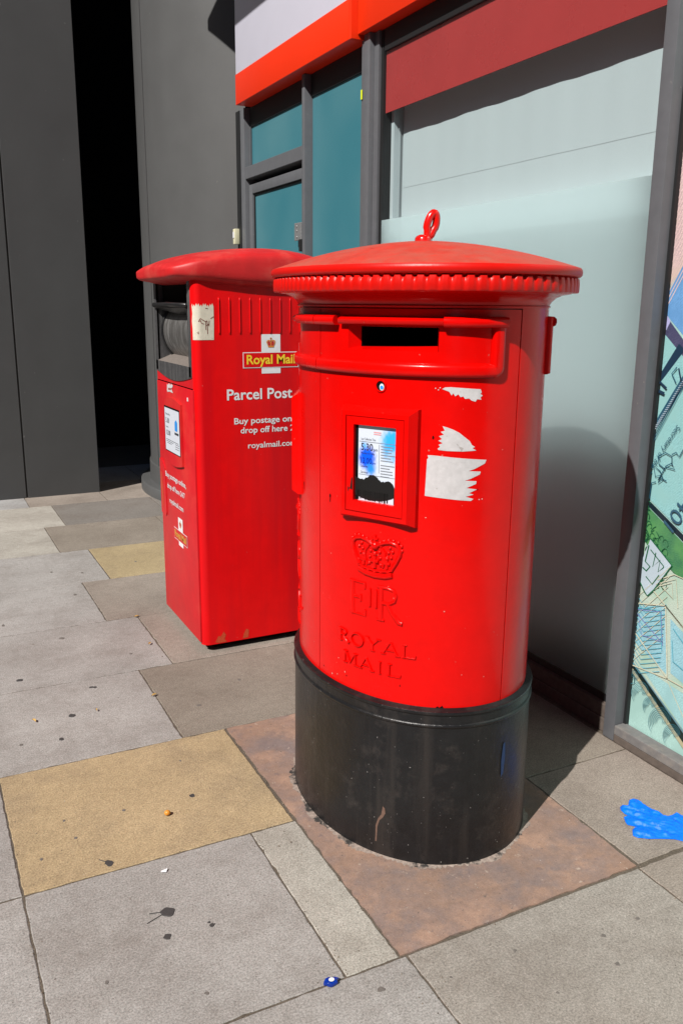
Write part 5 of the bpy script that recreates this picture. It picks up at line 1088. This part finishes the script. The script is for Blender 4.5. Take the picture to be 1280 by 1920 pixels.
put_text('notice_text', '5.30', nfn(3.875, .968), M_ink, nf, width=.055, height=.024)
put_text('notice_text', 'Saturday', nfn(3.875, .946), M_ink, nf, width=.04, height=.008)
put_text('notice_text', '12.00', nfn(3.870, .912), M_ink, nf, width=.065, height=.024)
q = MB()
for zz, a, b in ((.890, 3.875, 3.68), (.882, 3.875, 3.76), (.874, 3.86, 3.79), (.882, 3.73, 3.67), (.872, 3.73, 3.67), (.862, 3.73, 3.67)): q.add([(XF-.0122, a, zz), (XF-.0122, b, zz), (XF-.0122, b, zz+.0022), (XF-.0122, a, zz+.0022)], [(0, 1, 2, 3)])
q.add([(XF-.0122, a, b) for a, b in ((3.735, .928), (3.672, .928), (3.672, .938), (3.735, .938))], [(0, 1, 2, 3)])
q.build('notice_rules', M_ink, nf)
q = MB(); q.add([(XF-.0122, a, b) for a, b in ((3.730, .945), (3.690, .945), (3.688, .985), (3.705, .996), (3.728, .985))], [tuple(range(5))]); q.build('blue_mark', mat('blue_mark', (.02, .25, .70), .5), nf)
# torn sticker above the notice
q = MB(); poly = jag([(3.775, 1.108), (3.868, 1.104), (3.870, 1.142), (3.835, 1.148), (3.772, 1.143), (3.80, 1.128)], {0, 1, 2, 3, 4, 5}, .006, .012, 5)
mesh('torn_sticker', [(XF-.0012, a, b) for a, b in poly], [tuple(range(len(poly)))], M_paper, pdoor)
q = MB(); q.add([(XF-.0018, a, b) for a, b in ((3.80, 1.12), (3.85, 1.117), (3.852, 1.126), (3.80, 1.129))], [(0, 1, 2, 3)]); q.build('sticker_print', mat('dull_red_print', (.30, .08, .07), .6), pdoor)
put_text('lettering', 'Buy postage online,', ff(3.790, .700), M_white, pdoor, width=.335, height=.026, bold=.012, align='CENTER')
put_text('lettering', 'drop off here 24/7', ff(3.790, .648), M_white, pdoor, width=.285, height=.026, bold=.012, align='CENTER')
put_text('lettering', 'royalmail.com', ff(3.790, .580), M_white, pdoor, width=.225, height=.026, bold=.010, align='CENTER')
logo(lambda a, b, d: (XF-d, 3.735-a, .450+b), .105, pdoor, True)
# rusty finger recess at the far edge
q = MB(); hp = [(4.045, .505), (4.045, .77)]+[(4.045-.085*k/8, .775+.012*sin(pi*k/8)-.035*k/8) for k in range(1, 8)]+[(3.958, .735), (3.955, .520)]+[(3.962, .506), (3.975, .50)]
q.prism(hp, .004, lambda u, w, d: (XF-d, u, w)); hd = q.build('pull_handle', M_pfront, pdoor)
patch('rust_patch', [(4.0, .60), (4.008, .66), (4.015, .72), (4.028, .70), (4.03, .62), (4.02, .55), (4.005, .53)], .0046, M_rust, hd, 1, lambda s, z, d: (XF-d, s, z))
q = MB(); q.box(XF-.003, XF-.0005, 3.545, 3.556, 1.095, 1.110); q.build('screw', M_white, pdoor)
q = MB(); q.add(*tube([(1.085, 3.50, .004), (1.10, 3.485, .006), (1.12, 3.47, .004)], .004, 5)); q.build('twig', M_leaf, None)
bpy.data.objects['twig']['label'] = 'short pale twig under the near corner of the parcel postbox'; bpy.data.objects['twig']['category'] = 'twig'

# ================================================================== LITTER
def inside(p, poly):
    c = False; x, y = p
    for i in range(len(poly)):
        x0, y0 = poly[i-1]; x1, y1 = poly[i]
        if (y0 > y) != (y1 > y) and x < (x1-x0)*(y-y0)/(y1-y0)+x0: c = not c
    return c
def edge_d(p, poly):
    d = 9; x, y = p
    for i in range(len(poly)):
        a = Vector(poly[i-1]); b = Vector(poly[i]); ab = b-a; t = max(0, min(1, (Vector(p)-a).dot(ab)/max(1e-9, ab.length_squared))); d = min(d, (Vector(p)-a-ab*t).length)
    return d
from mathutils import noise as NZ
def glove():
    """crumpled glove: four fingers, palm and cuff as flattened ridges inside the outline"""
    bm = bmesh.new(); vs_ = [bm.verts.new((x, y, 0)) for x, y in GLOVE]; bm.faces.new(vs_)
    xs = [p[0] for p in GLOVE]; ys = [p[1] for p in GLOVE]
    for ax, lo_, hi_ in ((0, min(xs), max(xs)), (1, min(ys), max(ys))):
        k = lo_+.002
        while k < hi_:
            bmesh.ops.bisect_plane(bm, geom=bm.verts[:]+bm.edges[:]+bm.faces[:], plane_co=(k, 0, 0) if ax == 0 else (0, k, 0), plane_no=(1, 0, 0) if ax == 0 else (0, 1, 0)); k += .0028
    for v in bm.verts:
        p = (v.co.x, v.co.y); h = 0
        for (x0, y0, x1, y1, r, ht) in GLOVE_SEGS:
            a = Vector((x0, y0)); b = Vector((x1, y1)); ab = b-a; t = max(0, min(1, (Vector(p)-a).dot(ab)/ab.length_squared)); d = (Vector(p)-a-ab*t).length
            if d < r: h = max(h, ht*math.sqrt(1-(d/r)**2))
        d = min(1, edge_d(p, GLOVE)/.004)
        u_ = v.co.x*.62-v.co.y*.78; w_ = v.co.x*.78+v.co.y*.62      # along and across the glove
        n1 = abs(NZ.noise(Vector((u_*26, w_*95, 1)))); n2 = abs(NZ.noise(Vector((u_*60+9, w_*60, 4))))
        v.co.z = .0030+d*(h*.62+.010*n1-.004*n2)
    r = bmesh.ops.extrude_face_region(bm, geom=bm.faces[:])
    for e in r['geom']:
        if isinstance(e, bmesh.types.BMVert): e.co.z = .0012
    me = bpy.data.meshes.new('rubber_glove'); bmesh.ops.recalc_face_normals(bm, faces=bm.faces); bm.to_mesh(me); bm.free(); me.materials.append(M_glove)
    me.polygons.foreach_set('use_smooth', [True]*len(me.polygons)); me.set_sharp_from_angle(angle=radians(50))
    o = bpy.data.objects.new('rubber_glove', me); COL.objects.link(o)
    o['label'] = 'crumpled bright blue rubber glove lying on the paving near the poster window'; o['category'] = 'glove'
glove()
bx_, by_ = BITS['cap']
t = thing('bottle_cap', 'crushed blue bottle cap with white label on the paving joint at the bottom', 'bottle cap', (bx_, by_, .002))
rc = random.Random(3); q = MB()
q.add(*loft([[(bx_+.82*(r_*cos(2*pi*k/18))*1.15+(.006 if k % 5 == 0 else 0), by_+.8*r_*sin(2*pi*k/18)*.85, z_+.002*sin(k*1.3)) for k in range(18)] for r_, z_ in ((.0165, .003), (.0175, .006), (.015, .010), (.009, .0115))], cap0=True, cap1=True))
q.build('cap_shell', mat('blue_foil', (.0, .025, .26), .3, coat=.2), t, autosm=40)
q = MB(); q.add([(bx_+.002+.0068*cos(2*pi*k/14), by_-.002+.0060*sin(2*pi*k/14), .0135) for k in range(14)], [tuple(range(14))]); q.build('cap_label', M_white, t)
q = MB(); x, y = BITS['berry']; q.add(*ball((x, y, .010), (.0095, .0085, .0085), 14, 9)); o = q.build('berry', M_berry, smooth=True); o['label'] = 'small round orange berry on the large yellow paving slab'; o['category'] = 'berry'
x, y = BITS['scrap']; o = mesh('paper_scrap', [(x-.010, y-.002, .0045), (x+.004, y-.006, .003), (x+.010, y+.004, .007), (x-.007, y+.005, .004)], [(0, 1, 2, 3)], M_white); o['label'] = 'tiny white paper scrap just below the large yellow slab'; o['category'] = 'paper scrap'
for key, lab in (('leaf1', 'curled brown leaf on the paving joint left of the parcel postbox foot'), ('leaf2', 'small yellow leaf lying on the joint above the large yellow slab'), ('leaf3', 'small dry leaf on the grey paving at the left edge'), ('leaf4', 'dark dry leaf where joints meet beside the parcel postbox'), ('leaf5', 'pale yellow leaf crumb on the grey flag above the yellow slab')):
    x, y = BITS[key]; a = random.uniform(0, 3); s_ = .013 if key != 'leaf5' else .008; V = []
    for k in range(9):
        t_ = k/8; w = .42*sin(pi*t_)**.8*s_; l_ = (t_-.5)*2*s_
        for sg in (-1, 0, 1):
            u, v_ = l_, sg*w; V.append((x+u*cos(a)-v_*sin(a), y+u*sin(a)+v_*cos(a), .004+.006*abs(sg)*.6+.003*sin(3*t_)))
    Fc = [(3*k+i, 3*k+i+1, 3*k+4+i, 3*k+3+i) for k in range(8) for i in range(2)]
    o = mesh('leaf', V, Fc, M_leaf); o['label'] = lab; o['category'] = 'leaf'; o['group'] = 'dry leaves on the paving'
